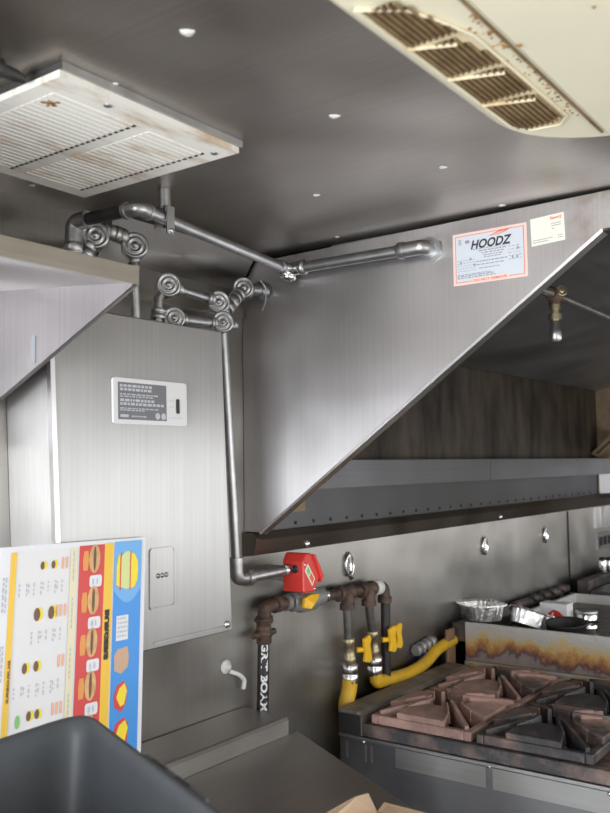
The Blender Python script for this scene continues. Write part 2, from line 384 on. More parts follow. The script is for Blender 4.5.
# bright folded edge running down the diagonal
e = MB(); d = Vector((0, 1.542-.578, 1.474-2.162)).normalized(); nn = Vector((0, -d.z, d.y))
q = [Vector((HX-.001, .578, 2.162)), Vector((HX-.001, 1.542, 1.474)), Vector((HX-.001, 1.542, 1.474))+Vector((0, -.001, -.006)), Vector((HX-.001, .576, 2.155))]
e.prism(q, (.032, 0, 0)); e.build('folded_edge', 'edge', hood)
MB().prism([(HE, y, z) for y, z in prof], (.018, 0, 0)).build('end_panel', 'tan_soot', hood)
b = MB().box((HX+.018, .44, 2.226), (HE, 1.30, 2.244)); b.build('canopy_top', 'hood_in', hood)
b = MB().box((HX+.018, .44, 2.12), (HE, .458, 2.226)); b.box((HX+.018, .458, 2.12), (HE, .50, 2.135)); b.build('front_lip', 'hood', hood)
# slanted plenum face from the front top down to the rear
b = MB().prism([(HX+.018, .80, 2.226), (HX+.018, 1.57, 2.05), (HX+.018, 1.59, 2.065), (HX+.018, .86, 2.226)], (HE-HX-.018, 0, 0)); b.build('plenum_face', 'hood_in', hood)
b = MB().box((HX+.018, 1.575, 1.66), (HE, 1.59, 2.05)); b.build('rear_baffle', 'soot', hood)
b = MB(); b.box((HX+.018, 1.49, 1.588), (3.30, 1.575, 1.672)); b.build('grease_trough', 'trough', hood)
b = MB(); b.box((3.303, 1.49, 1.588), (HE, 1.575, 1.672)); b.build('grease_trough', 'trough', hood)
b = MB(); b.box((HX+.018, 1.577, 1.46), (HE, 1.592, 1.66)); b.build('rear_skirt', 'skirt', hood)
for k in range(30):
    MB().lathe((2.1+k*.092, 1.577, 1.487), (0, -1, 0), [(.0055, 0), (.005, .003), (.0025, .004)], 8).build('rivet', 'black', hood)
b = MB().prism([(HX-.008, 1.598, 1.405), (HX-.008, 1.558, 1.410), (HX-.008, 1.548, 1.452), (HX-.008, 1.56, 1.472), (HX-.008, 1.598, 1.472)], (5.3-HX, 0, 0))
b.build('wall_lip', 'lip_brown', hood)
b = MB().box((HX+.03, 1.46, 1.53), (HX+.10, 1.56, 1.56)); b.box((HX+.06, 1.50, 1.56), (HX+.075, 1.56, 1.60)); b.build('filter_clip', 'tan_soot', hood)
b = MB().box((HE-.004, .9, 1.48), (HE-.0005, 1.57, 1.672)); b.build('lit_end_patch', 'hood', hood)  # paler plate stands in for light on the panel's lower half
b = MB().prism([(HE-.12, 1.575, 1.700), (HE-.12, 1.535, 1.678), (HE-.12, 1.40, 1.80), (HE-.12, 1.43, 1.825)], (.118, 0, 0)); fb = b.build('filter_end', 'tan_soot', hood)
b = MB().prism([(HE-.121, 1.545, 1.700), (HE-.121, 1.535, 1.694), (HE-.121, 1.43, 1.79), (HE-.121, 1.438, 1.797)], (.002, 0, 0)); b.build('filter_slot', 'slot', fb)
# --- service sticker
SX = HX - .0012
def PS(u, v, dx=0):   # u 0..1 left-right over the label, v 0..1 bottom-top
    return Vector((SX-dx, .934 - .186*u, 2.0815 + .1245*v))
st = MB(); st.prism([PS(0, 0), PS(1, 0), PS(1, 1), PS(0, 1)], (.001, 0, 0)); st = st.build('service_sticker', 'pink', hood)
tag(st, 'white service sticker with bold black lettering and an orange border')
W = lambda dx: (lambda u, v: PS(u, v, dx))
t = MB(); t.flat(W(.0004), [(.035, .05), (.965, .05), (.965, .95), (.035, .95)]); t.build('orange_border', 'orange', st)
t = MB(); t.flat(W(.0007), [(.044, .062), (.956, .062), (.956, .938), (.044, .938)]); t.build('printed_field', 'paper_blue', st)
t = MB(); t.flat(W(.0008), [(.26, .04), (.76, .04), (.76, .10), (.26, .10)]); t.build('footer_band', 'pink', st)
def PSm(x, y): return PS(x/.186, y/.1245, .0011)
t = MB(); text_into(t, 'HOODZ', PSm, .047, .083, .0285, .28, .0009, .104); t.build('brand_lettering', 'ink', st)
t = MB(); text_into(t, 'DO NOT REMOVE', PSm, .052, .0048, .0075, 0, .0002, .084); t.build('footer_lettering', 'orange', st)
t = MB(); t.flat(W(.0010), [(.50, .862), (.57, .905), (.66, .945), (.81, .958), (.73, .90), (.62, .866)]); t.build('swoosh', 'orange', st)
t = MB(); t.flat(W(.0013), [(.53, .872), (.63, .905), (.75, .93), (.66, .895), (.60, .878)]); t.build('swoosh_highlight', 'paper_blue', st)
t = MB()
for k, (x0, x1, y, h) in enumerate(((.36, .74, .60, .022), (.40, .70, .555, .02), (.42, .68, .51, .018), (.43, .66, .47, .018), (.33, .74, .40, .022), (.33, .70, .34, .018), (.36, .64, .27, .018), (.28, .80, .645, .016), (.06, .56, .155, .02), (.06, .60, .12, .02), (.06, .52, .185, .016))):
    dashes(t, W(.0011), x0, x1, y, h, k, .02, .06, .012)
t.build('text_lines', 'grey_ink', st)
t = MB()
for r in range(5):
    dashes(t, W(.0011), .06, .32, .26+r*.05, .012, 20+r, .012, .03, .015)
    dashes(t, W(.0011), .76, .93, .36+r*.06, .012, 40+r, .012, .05, .02)
for x, y in ((.235, .455), (.29, .33), (.10, .40), (.80, .37), (.86, .37), (.87, .53)): t.flat(W(.0012), [(x, y), (x+.025, y), (x+.025, y+.05), (x, y+.05)])
for r in range(4): t.flat(W(.0011), [(.08, .78+r*.028), (.125, .78+r*.028), (.125, .795+r*.028), (.08, .795+r*.028)])
t.flat(W(.0011), [(u, v) for u, v in circle(.205, .82, .035, .035, 14)])
t.build('table_marks', 'grey_ink', st)
# --- small cream sticker
def PQ(u, v, dx=0):
    a = Vector((SX-dx, .737, 2.147)); return a + Vector((0, -.078, .004))*u + Vector((0, .002, .063))*v
q2 = MB().prism([PQ(0, 0), PQ(1, 0), PQ(1, 1), PQ(0, 1)], (.001, 0, 0)).build('code_sticker', 'cream', hood)
tag(q2, 'small cream sticker with red lettering beside the service sticker')
V = lambda dx: (lambda u, v: PQ(u, v, dx))
def PQm(x, y): return PQ(x/.078, y/.063, .0005)
t = MB(); text_into(t, 'EasoQ', PQm, .047, .0525, .0085, 0, .0003, .026); t.build('brand_lettering', 'orange', q2)
t = MB()
for k, (x0, x1, y) in enumerate(((.62, .93, .66), (.62, .90, .58), (.64, .74, .47), (.06, .64, .17), (.06, .52, .09), (.80, .93, .20), (.80, .93, .12))): dashes(t, V(.0005), x0, x1, y, .03, 60+k, .02, .07, .015)
t.build('text_lines', 'grey_ink', q2)
# screws along the wall lip
for px, pz, lab in ((2.127, 1.424, 'pale screw head in the brown wall lip, above the red valve box'), (3.536, 1.425, 'pale screw head in the wall lip, above the two right-hand wall rings'), (3.30, 1.424, 'pale screw head in the wall lip, right of the sticker-side hood corner')):
    if px == 3.30: continue
    tag(MB().lathe((px, 1.556, pz), (0, -1, .12), [(.012, 0), (.012, .002), (.009, .006), (.003, .008)], 14).build('screw', 'zinc'), lab, 'screw', 'screws in the wall lip')

# nozzle and its pipe under the hood
nz = thing('suppression_nozzle', 'brass and chrome nozzle hanging from a pipe inside the hood', 'nozzle', (2.25, .82, 1.975))
MB().tube([(1.91, .82, 2.095), (2.25, .82, 2.103), (4.85, .82, 2.092)], .0125, 12).build('supply_pipe', 'grey_pipe', nz)
b = MB(); b.lathe((2.225, .82, 2.102), (1, 0, 0), [(.016, 0), (.019, .004), (.019, .05), (.016, .054)], 16); b.tube([(2.25, .82, 2.105), (2.25, .82, 2.075)], .015); b.build('tee_fitting', 'rusty_iron', nz)
b = MB(); b.lathe((2.243, .80, 2.108), (-.7, -.7, .2), [(.016, 0), (.017, .003), (.013, .008), (.010, .005), (.005, .010)], 18); b.build('end_cap', 'brass', nz)
b = MB(); b.hexa((2.25, .82, 2.078), (2.25, .82, 2.062), .015); b.hexa((2.25, .82, 2.050), (2.25, .82, 2.034), .018); b.tube([(2.25, .82, 2.066), (2.25, .82, 2.02)], .011); b.build('brass_nut', 'brass', nz)
MB().lathe((2.25, .82, 2.032), (0, 0, -1), [(.010, 0), (.013, .004), (.013, .022), (.0155, .026), (.0155, .05), (.010, .056)], 18).build('nozzle_tip', 'galv', nz)

# ------------------------------------------------------------ smaller hood on the left
LX = 1.06
lh = thing('exhaust_hood', 'second stainless hood in the top left corner, its slanted panel ending beside the grey cabinet', 'exhaust hood', (.5, 1.35, 1.79))
# outer lip: z by distance along the front
b = MB().prism([(LX, 1.135, 1.980), (LX, 1.150, 1.982), (LX, 1.150, 2.012), (LX, 1.135, 2.012)], (-1.7, 0, 0)); b.build('front_lip', 'left_lip', lh)
b = MB().prism([(LX-.012, 1.150, 1.984), (LX-.012, 1.575, 2.022), (LX-.012, 1.575, 2.034), (LX-.012, 1.150, 2.010)], (-1.68, 0, 0)); b.build('canopy_top', 'left_hood', lh)
b = MB().prism([(LX-.012, 1.139, 1.978), (LX-.012, 1.575, 1.778), (LX-.012, 1.598, 1.778), (LX-.012, 1.598, 2.036), (LX-.012, 1.151, 2.01)], (.012, 0, 0)); b.build('end_panel', 'left_hood', lh)
b = MB().box((-.64, 1.578, 1.70), (LX-.012, 1.598, 2.02)); b.build('rear_panel', 'left_hood', lh)
b = MB().box((LX-.0155, 1.408, 1.862), (LX-.0122, 1.420, 1.915)); b.build('dark_strip', 'grey_ink', lh)  # small dark grey strip on the end panel

# ------------------------------------------------------------ fire suppression cabinet
cab = thing('suppression_cabinet', 'tall brushed steel fire suppression cabinet on the wall with a grey instruction label', 'cabinet', (1.38, 1.52, 1.255))
def shx(z): return (1.99-z)*.045
def cb(x, y, z): return (x + shx(z), y, z)
def cbox(mb, a, c):
    x0, y0, z0 = a; x1, y1, z1 = c
    vs = [cb(*v) for v in ((x0,y0,z0),(x1,y0,z0),(x1,y1,z0),(x0,y1,z0),(x0,y0,z1),(x1,y0,z1),(x1,y1,z1),(x0,y1,z1))]
    mb.add(vs, [(0,3,2,1),(4,5,6,7),(0,1,5,4),(1,2,6,5),(2,3,7,6),(3,0,4,7)])
b = MB(); cbox(b, (1.106, 1.452, 1.262), (1.612, 1.599, 1.988)); b.build('body', 'cab_side', cab, bevel=.003)
b = MB(); cbox(b, (1.103, 1.435, 1.256), (1.615, 1.450, 1.991)); b.build('door', 'cab', cab, bevel=.003)
b = MB(); cbox(b, (1.094, 1.432, 1.30), (1.105, 1.445, 1.885)); cbox(b, (1.094, 1.432, 1.888), (1.105, 1.445, 1.97)); b.build('door_edge', 'edge', cab)
b = MB(); cbox(b, (1.35, 1.432, 1.268), (1.59, 1.4345, 1.272)); b.build('door_lip', 'cab_side', cab)
c0 = cb(1.594, 1.434, 1.274)
MB().lathe(c0, (0, -1, 0), [(.009, 0), (.009, .002), (.006, .006), (.002, .007)], 12).build('door_screw', 'zinc', cab)
# instruction label
def PL(u, v, dy=0): return Vector((1.258 + .226*u + .002*(1-v), 1.4345-dy, 1.752 + .101*v))
lp = MB().prism([PL(u, v) for u, v in rrect(0, 0, 1, 1, .05)], (0, -.006, 0)).build('instruction_label', 'plate_white', cab, bevel=.0015)
tag(lp, 'grey and white instruction label with a black sight slot')
Q = lambda d: (lambda u, v: PL(u, v, .006+d))
t = MB(); t.flat(Q(.0005), [(.06, .10), (.70, .10), (.70, .90), (.06, .90)]); t.build('printed_panel', 'plate_dark', lp)
t = MB()
for k, (y, h, x1) in enumerate(((.80, .055, .50), (.72, .055, .52), (.63, .03, .58), (.585, .025, .52), (.49, .055, .56), (.41, .055, .66), (.33, .025, .60), (.29, .025, .40))): dashes(t, Q(.001), .085, x1, y, h, 80+k, .02, .06, .012)
t.flat(Q(.001), [(.085, .15), (.19, .15), (.19, .21), (.085, .21)]); dashes(t, Q(.001), .23, .42, .16, .03, 99, .02, .05, .01)
t.build('text_lines', 'light_ink', lp)
t = MB(); t.flat(Q(.001), circle(.575, .20, .033, .075, 16)); t.flat(Q(.001), circle(.655, .20, .033, .075, 16)); t.build('approval_seals', 'light_ink', lp)
t = MB(); t.flat(Q(.0012), rrect(.835, .28, .885, .62, .024)); t.build('sight_slot', 'black', lp)
t = MB(); dashes(t, Q(.001), .74, .80, .56, .02, 5, .02, .03, .01); dashes(t, Q(.001), .74, .80, .42, .02, 6, .02, .03, .01); dashes(t, Q(.001), .74, .93, .17, .02, 7, .02, .04, .01); t.build('small_print', 'light_ink', lp)
# embossed badge
eb = MB(); r0 = rrect(1.366, 1.343, 1.446, 1.478, .008); r1 = rrect(1.370, 1.347, 1.442, 1.474, .006)
n = len(r0); vs = [(x+.003, 1.4345, z) for x, z in r0] + [(x+.003, 1.4315, z) for x, z in r0] + [(x+.003, 1.4315, z) for x, z in r1] + [(x+.003, 1.4335, z) for x, z in r1]
fs = [(k*n+i, k*n+(i+1) % n, (k+1)*n+(i+1) % n, (k+1)*n+i) for k in range(3) for i in range(n)] + [tuple(range(3*n, 4*n))]
eb.add(vs, fs); ebo = eb.build('embossed_badge', 'cab', cab)
t = MB()
for x, z0, z1 in ((1.395, 1.40, 1.432), (1.408, 1.395, 1.437), (1.421, 1.40, 1.432)): t.lathe((x, 1.4335, (z0+z1)/2), (0, -1, 0), [(.006, 0), (.005, .002), (.001, .003)], 10)
t.build('badge_relief', 'cab', ebo)

# ------------------------------------------------------------ ceiling grille, far corner towards +x
GX0, GX1, GY0, GY1 = .788, 1.187, 1.010, 1.436
gr = thing('ceiling_grille', 'white slatted ceiling vent grille with rust stains', 'vent grille', (1.01, 1.27, 2.224))
b = MB(); b.box((GX0+.002, GY0-.004, 2.2365), (GX1+.006, GY1+.006, 2.2495)); b.build('flange', 'galv', gr)
# face plate built as border + bars so the slots are real openings
fz0, fz1 = 2.226, 2.2365
b = MB(); sx0, sxm0, sxm1, sx1 = GX0+.03, .985, 1.014, GX1-.036; sy0, sy1 = GY0+.05, GY1-.03
b.box((GX0, GY0, fz0), (GX1, sy0, fz1)); b.box((GX0, sy1, fz0), (GX1, GY1, fz1)); b.box((GX0, sy0, fz0), (sx0, sy1, fz1)); b.box((sx1, sy0, fz0), (GX1, sy1, fz1)); b.box((sxm0, sy0, fz0), (sxm1, sy1, fz1))
b.build('face_frame', 'white_grille', gr)
b = MB(); N = 24; pt = (sy1-sy0)/N
for k in range(N):
    y = sy0 + k*pt
    for xa, xb in ((sx0, sxm0), (sxm1, sx1)):
        b.prism([(xa, y-pt*.1, fz1-.001), (xa, y+pt*.22, fz0-.001), (xa, y+pt*.95, fz0-.001), (xa, y+pt*.60, fz1-.001)], (xb-xa-.004, 0, 0))
b.build('slats', 'white_grille', gr)
for xb in (sxm0, sx1):
    b = MB()
    for k in range(N): b.box((xb-.0065, sy0+k*pt+pt*.10, fz0-.0012), (xb-.0005, sy0+k*pt+pt*.62, fz0+.004))
    b.build('slot_ends', 'slot', gr)
b = MB(); b.box((sx0, sy0, fz1-.001), (sx1, sy1, fz1)); b.build('backing', 'grille_back', gr)
for (x, y) in ((1.160, 1.045), (.90, 1.034)):
    MB().lathe((x, y, fz0), (0, 0, -1), [(.007, 0), (.006, .002), (.002, .003)], 12).build('screw_head', 'galv_dull', gr)
b = MB()
for dx, dy, s in ((0, 0, .010), (.010, .004, .006), (-.008, .006, .007), (.004, .012, .004), (.006, -.010, .006)): b.lathe((.838+dx, 1.095+dy, fz0), (0, 0, -1), [(s, 0), (s*.7, .0012), (s*.2, .0018)], 9)
b.build('rust_spot', 'rust_stain', gr)
# conduit at the grille's edge
cd_ = thing('ceiling_conduit', 'dark conduit with a connector running to the edge of the white grille', 'conduit', (.72, 1.09, 2.215))
MB().tube([(.40, 1.07, 2.232), (.715, 1.07, 2.232)], .013).build('tube', 'lip_brown', cd_)
b = MB(); b.lathe((.715, 1.07, 2.232), (1, 0, 0), [(.014, 0), (.016, .004), (.016, .014), (.010, .018), (.010, .040), (.006, .056)], 14); b.build('connector', 'black_pipe', cd_)

# ceiling rivets
rb = MB().lathe((.841, .806, 2.2495), (0, 0, -1), [(.010, 0), (.008, .0015), (.003, .003)], 9)
for dx, dy, s in ((.006, .004, .006), (-.007, .002, .005), (.002, -.007, .005)): rb.lathe((.841+dx, .806+dy, 2.2495), (0, 0, -1), [(s, 0), (s*.7, .001), (s*.2, .002)], 7)
r0 = tag(rb.build('ceiling_screw', 'sealant', origin=(.841, .806, 2.2465)), 'ragged pale screw in the dark ceiling above the grille, near the top edge', 'screw', 'screws in the steel ceiling')
for x, y, s, lab in ((1.203, .81, .9, 'pale screw in the ceiling left of the cream air unit'), (1.539, 1.088, .75, 'pale screw in the ceiling right above the long silver pipe'), (1.549, .784, .8, 'pale screw in the middle of the ceiling below the brown vent'),
                     (1.867, .797, .8, 'pale screw at the ceiling edge just above the large hood sticker'), (.89, 1.006, .5, 'small screw at the upper edge of the white grille'), (1.113, 1.514, .7, 'pale screw under the lower edge of the white grille'), (1.86, 1.25, .6, 'small screw at the ceiling edge above the horizontal hood pipe')):
    c = dup(r0, (x-.841, y-.806, 0), lab); c.scale = (s, s, s); c.location.z = 2.2495-.003*s; c.rotation_euler.z = x*7

# ------------------------------------------------------------ cream air conditioner
ac = thing('air_conditioner', 'cream plastic ceiling air conditioner with a brown louvred vent and rust streaks', 'air conditioner', (1.05, .25, 2.18))
AX0, AX1, AY0, AY1 = .30, 1.452, -.30, .548; AZ = 2.19
def ring(x0, y0, x1, y1, r, z, k=1.0):
    out = []
    for cx, cy, a, rx, ry in ((x1-2*r, y1-2.5*r, 0, 2*r, 2.5*r), (x0+r, y1-r, 90, r, r), (x0+r, y0+r, 180, r, r), (x1-2*r, y0+2.5*r, 270, 2*r, 2.5*r)):
        out += [(cx+rx*math.cos(math.radians(a+90*i/8)), cy+ry*math.sin(math.radians(a+90*i/8)), z) for i in range(9)]
    return out
b = MB(); R0 = [ring(AX0-.02, AY0-.02, AX1+.014, AY1+.014, .10, 2.2495), ring(AX0-.012, AY0-.012, AX1+.010, AY1+.010, .10, 2.22), ring(AX0, AY0, AX1, AY1, .095, AZ+.004), ring(AX0+.008, AY0+.008, AX1-.008, AY1-.008, .088, AZ)]
n = len(R0[0]); vs = sum(R0, [])
b.add(vs, [(k*n+i, k*n+(i+1) % n, (k+1)*n+(i+1) % n, (k+1)*n+i) for k in range(3) for i in range(n)], True); b.add(R0[3], [tuple(range(n))])
b.build('shell', 'ac', ac)
# raised centre body to the right of the seam
b = MB(); R1 = [ring(AX0+.05, AY0+.07, AX1-.012, .418, .02, AZ), ring(AX0+.06, AY0+.08, AX1-.02, .408, .02, AZ-.010)]
n = len(R1[0]); b.add(R1[0]+R1[1], [(i, (i+1) % n, n+(i+1) % n, n+i) for i in range(n)], True); b.add(R1[1], [tuple(range(n))]); b.build('centre_cover', 'ac', ac)
# seam with rust
b = MB().box((.62, .4205, AZ-.0022), (1.40, .4245, AZ)); b.build('rusty_seam', 'louvre', ac)
b = MB(); rnd = random.Random(3)
for k in range(70):
    x = .93 + rnd.random()**1.2*.38; y = .427 + abs(rnd.gauss(0, .007)); s = rnd.uniform(.0008, .0026)
    if 1.03 < x < 1.10 and rnd.random() < .7: continue
    b.lathe((x, y, AZ), (0, 0, -1), [(s, 0), (s*.7, .0012), (s*.2, .0018)], 7)
for x, y, s in ((.985, .43, .004), (1.015, .405, .004), (.96, .445, .003), (1.07, .30, .003), (1.2, .33, .0025), (.98, .30, .0025)): b.lathe((x, y, AZ if y > .42 else AZ-.012), (0, 0, -1), [(s, 0), (s*.7, .0012), (s*.2, .0018)], 8)
b.build('rust_spots', 'rust_stain', ac)
# vent: polygon outline from the photo's plan; left side at y .527, right side at y .44-.47
vent = MB(); out_ = [(.832, .530), (1.275, .529), (1.312, .508), (1.318, .462), (1.290, .442), (.97, .446), (.915, .462), (.868, .482)]
vent.prism([(x, y, AZ) for x, y in out_], (0, 0, -.0035)); vo = vent.build('vent', 'ac_tan', ac); tag(vo, 'brown stained louvred return vent')
def ylow(x): return .478 - (x-.868)*.14 if x < .97 else (.4525 if x < 1.28 else .466)
segs = ((.842, .948), (.962, 1.058), (1.072, 1.166), (1.180, 1.300))
sl = MB(); lo = MB()
for (xa, xb) in segs:
    for k in range(9):
        y1 = .5245 - k*.0085; y0 = y1 - .0052
        xs = xa
        if y0 < ylow(xa): xs = xa + max(0, (ylow(xa)-y0))/.14*.55
        xe = xb
        if xb > 1.25: xe = xb - max(0, (k-6))*.006 - max(0, 1-k)*.012
        if xs > xb-.02: continue
        sk = -.0022*k if False else 0
        sl.box((xs, y0, AZ-.0042), (xe, y1, AZ-.0036))
        lo.prism([(xs, y0-.0033, AZ-.0036), (xs, y0, AZ-.0036), (xs, y0-.0004, AZ-.0075), (xs, y0-.0029, AZ-.0075)], (xe-xs, 0, 0))
sl.build('louvre_gaps', 'slot', vo); lo.build('louvres', 'louvre', vo)
for x in (.950, 1.062, 1.171):
    MB().tube([(x, .527, AZ-.006), (x+.026, .470 if x < 1 else .455, AZ-.006)], .0028, 8).build('cross_bar', 'ac_tan', vo)
b = MB(); b.tube([(x, y, AZ-.004) for x, y in out_+out_[:1]], .0018, 8); b.build('vent_rim', 'ac', vo)

# ------------------------------------------------------------ suppression piping
def pulley(par, c, axis, r=.027):
    """corner pulley elbow: drum body with a ringed screw cap"""
    ax = Vector(axis).normalized(); c = Vector(c); mb_body = MB(); mb_cap = MB()
    mb_body.lathe(c-ax*.022, ax, [(r*.75, 0), (r*.95, .006), (r*.95, .034), (r*.8, .036)], 20)
    mb_cap.lathe(c+ax*.014, ax, [(r*.98, 0), (r*1.0, .004), (r*.92, .008), (r*.80, .0085), (r*.76, .0055), (r*.62, .0055), (r*.58, .0085), (r*.44, .009), (r*.40, .006), (r*.24, .006), (r*.2, .010), (r*.05, .011)], 24)
    pb_ = mb_body.build('corner_pulley', 'galv_dull', par); mb_cap.build('ringed_cap', 'galv', pb_)
def coupling(mb, a, b, r=.0185):
    a = Vector(a); b = Vector(b); d = (b-a).normalized(); L = (b-a).length
    mb.lathe(a, d, [(r*.9, 0), (r, .003), (r, L*.42), (r*.88, L*.45), (r*.88, L*.55), (r, L*.58), (r, L-.003), (r*.9, L)], 16)
def coup(par, a, b, r=.0185):
    mb = MB(); coupling(mb, a, b, r); mb.build('coupling', 'galv_dull', par)
AXV = (-.62, -.78, .02)
# A: agent line
pa = thing('agent_pipe', 'long silver suppression pipe running under the ceiling to the hood end panel', 'pipe', (1.5, 1.36, 2.16))
MB().tube([(1.192, 1.49, 2.014), (1.202, 1.49, 2.165)], .0135).build('riser', 'galv_dull', pa)
b = MB(); b.tube(fillet([(1.202, 1.49, 2.14), (1.205, 1.492, 2.187), (1.208, 1.45, 2.187)], .03), .019); coupling(b, (1.199, 1.49, 2.095), (1.201, 1.49, 2.14), .021); b.build('elbow', 'galv_dull', pa)
MB().tube([(1.207, 1.46, 2.187), (1.217, 1.325, 2.187)], .0135).build('black_pipe', 'black_pipe', pa)
b = MB(); b.tube(fillet([(1.217, 1.338, 2.187), (1.219, 1.306, 2.187), (1.252, 1.3115, 2.187)], .04, 8), .0155)
b.lathe((1.2165, 1.345, 2.187), (.06, -1, 0), [(.0175, 0), (.0175, .009)], 16); b.lathe((1.244, 1.3105, 2.187), (1, .15, 0), [(.0175, 0), (.0175, .010)], 16); b.build('elbow', 'galv', pa)
MB().tube([(1.250, 1.311, 2.187), (1.845, 1.402, 2.183)], .0125).build('silver_pipe', 'galv', pa)
b = MB(); b.tube(fillet([(1.81, 1.397, 2.183), (1.848, 1.403, 2.182), (1.848, 1.35, 2.182)], .03), .0175); b.lathe((1.85, 1.400, 2.182), (0, .2, -1), [(.018, 0), (.022, .012), (.024, .020), (.020, .026), (.012, .026), (.010, .030)], 8); b.build('corner_fitting', 'chrome', pa)
b = MB(); b.lathe((1.822, 1.3985, 2.183), (-1, -.15, 0), [(.017, 0), (.02, .004), (.02, .016), (.016, .02)], 8); b.lathe((1.848, 1.362, 2.182), (0, -1, 0), [(.018, 0), (.021, .004), (.021, .014), (.016, .018)], 8); b.build('hex_nut', 'galv', pa)
MB().tube([(1.848, 1.36, 2.182), (1.848, 1.03, 2.180)], .0145).build('hood_pipe', 'galv', pa)
b = MB(); b.tube(fillet([(1.848, 1.05, 2.180), (1.848, .992, 2.180), (1.875, .992, 2.180)], .03), .0185); b.lathe((1.848, 1.045, 2.18), (0, 1, 0), [(.021, 0), (.021, .014), (.017, .018)], 16); b.build('elbow', 'galv', pa)
b = MB(); b.hexa((1.872, .990, 2.180), (1.888, .990, 2.180), .031); b.build('flange_nut', 'galv', pa)
# hanger
hg = thing('pipe_hanger', 'galvanized strap hanger holding the long silver pipe under the ceiling', 'hanger', (1.305, 1.321, 2.165))
MB().tube([(1.302, 1.318, 2.2495), (1.303, 1.318, 2.205)], .0135).build('rod', 'galv_dull', hg)
b = MB(); b.box((1.291, 1.303, 2.196), (1.317, 1.339, 2.210)); b.box((1.294, 1.3005, 2.150), (1.316, 1.3035, 2.210)); b.box((1.294, 1.3365, 2.165), (1.316, 1.3395, 2.210)); b.build('strap', 'galv', hg)
MB().lathe((1.305, 1.3005, 2.158), (0, -1, 0), [(.0055, 0), (.005, .003), (.001, .004)], 8).build('bolt', 'zinc', hg)
# B
pb = thing('cable_conduit', 'short arched conduit with two ringed pulleys just right of the left hood lip', 'conduit', (1.33, 1.47, 1.99))
pulley(pb, (1.262, 1.492, 2.166), AXV, .031); pulley(pb, (1.378, 1.492, 2.166), AXV, .031)
b = MB(); b.tube(fillet([(1.262, 1.50, 2.175), (1.30, 1.50, 2.19), (1.345, 1.50, 2.19), (1.378, 1.50, 2.17)], .03), .0135); b.build('link_pipe', 'galv_dull', pb)
coup(pb, (1.288, 1.50, 2.187), (1.318, 1.50, 2.190), .019); coup(pb, (1.322, 1.50, 2.190), (1.356, 1.50, 2.186), .019); coup(pb, (1.236, 1.492, 2.118), (1.250, 1.492, 2.150), .016)
b = MB(); b.tube([(1.380, 1.497, 2.15), (1.392, 1.50, 1.992)], .0105); b.build('down_pipe', 'galv_dull', pb)
coup(pb, (1.381, 1.497, 2.15), (1.383, 1.497, 2.115), .0145)
MB().tube([(1.250, 1.492, 2.15), (1.222, 1.495, 2.10), (1.222, 1.495, 1.992)], .0105).build('side_pipe', 'galv_dull', pb)
# C upper branch
pc = thing('cable_conduit', 'upper conduit with ringed pulleys running right from the cabinet top to the hood panel', 'conduit', (1.65, 1.5, 1.99))
for c in ((1.494, 1.50, 2.094), (1.690, 1.515, 2.083)): pulley(pc, c, AXV, .030)
pulley(pc, (1.822, 1.535, 2.143), (-.85, -.52, .02), .030)
b = MB(); b.tube([(1.515, 1.505, 2.096), (1.66, 1.515, 2.090)], .0115); b.build('link_pipe', 'galv', pc)
coup(pc, (1.515, 1.505, 2.096), (1.545, 1.507, 2.095), .0165); coup(pc, (1.645, 1.514, 2.091), (1.668, 1.515, 2.090), .018); coup(pc, (1.465, 1.50, 2.035), (1.462, 1.50, 2.010), .0185); coup(pc, (1.728, 1.520, 2.072), (1.765, 1.525, 2.102), .020); coup(pc, (1.77, 1.527, 2.106), (1.80, 1.532, 2.128), .020)
b = MB(); b.tube([(1.488, 1.505, 2.085), (1.466, 1.505, 2.06), (1.462, 1.50, 1.992)], .011); b.build('down_pipe', 'galv_dull', pc)
b = MB(); b.tube([(1.692, 1.517, 2.075), (1.72, 1.519, 2.066), (1.822, 1.54, 2.148)], .0125); b.build('diagonal_pipe', 'galv_dull', pc)
b = MB(); b.tube([(1.822, 1.535, 2.143), (1.887, 1.515, 2.146)], .017); b.hexa((1.868, 1.521, 2.145), (1.888, 1.515, 2.146), .026); b.build('bulkhead_nut', 'galv', pc)
MB().tube(fillet([(1.855, 1.505, 2.168), (1.870, 1.495, 2.150), (1.872, 1.50, 2.11), (1.862, 1.505, 2.085)], .02), .0016, 8).build('loose_wire', 'galv', pc)
# D lower branch and the long drop to the red valve
pd = thing('cable_conduit', 'long conduit dropping along the right side of the cabinet to the red valve box', 'conduit', (1.75, 1.5, 1.35))
pulley(pd, (1.512, 1.50, 2.016), AXV, .028); pulley(pd, (1.694, 1.505, 2.030), AXV, .029)
b = MB(); b.tube([(1.53, 1.503, 2.020), (1.68, 1.506, 2.028)], .0115); b.build('link_pipe', 'galv', pd)
coup(pd, (1.532, 1.503, 2.020), (1.556, 1.503, 2.021), .0165); coup(pd, (1.646, 1.505, 2.026), (1.668, 1.506, 2.027), .0155); coup(pd, (1.718, 1.50, 2.028), (1.742, 1.50, 2.030), .013)
MB().tube([(1.702, 1.508, 2.02), (1.762, 1.52, 1.40)], .0125).build('drop_pipe', 'galv', pd)
b = MB(); b.tube(fillet([(1.761, 1.52, 1.415), (1.764, 1.52, 1.362), (1.81, 1.521, 1.360)], .035, 8), .0185); b.lathe((1.7608, 1.52, 1.418), (0, 0, -1), [(.021, 0), (.021, .014)], 16); b.lathe((1.80, 1.521, 1.360), (1, 0, 0), [(.0225, 0), (.0225, .018)], 16); b.build('elbow', 'galv_dull', pd)
MB().tube([(1.815, 1.520, 1.360), (1.945, 1.496, 1.368)], .0135).build('horizontal_pipe', 'galv_dull', pd)
b = MB(); b.lathe((1.936, 1.497, 1.3675), (1, -.16, .06), [(.015, 0), (.017, .003), (.017, .013), (.012, .016), (.012, .026)], 12); b.build('connector_nut', 'zinc', pd)

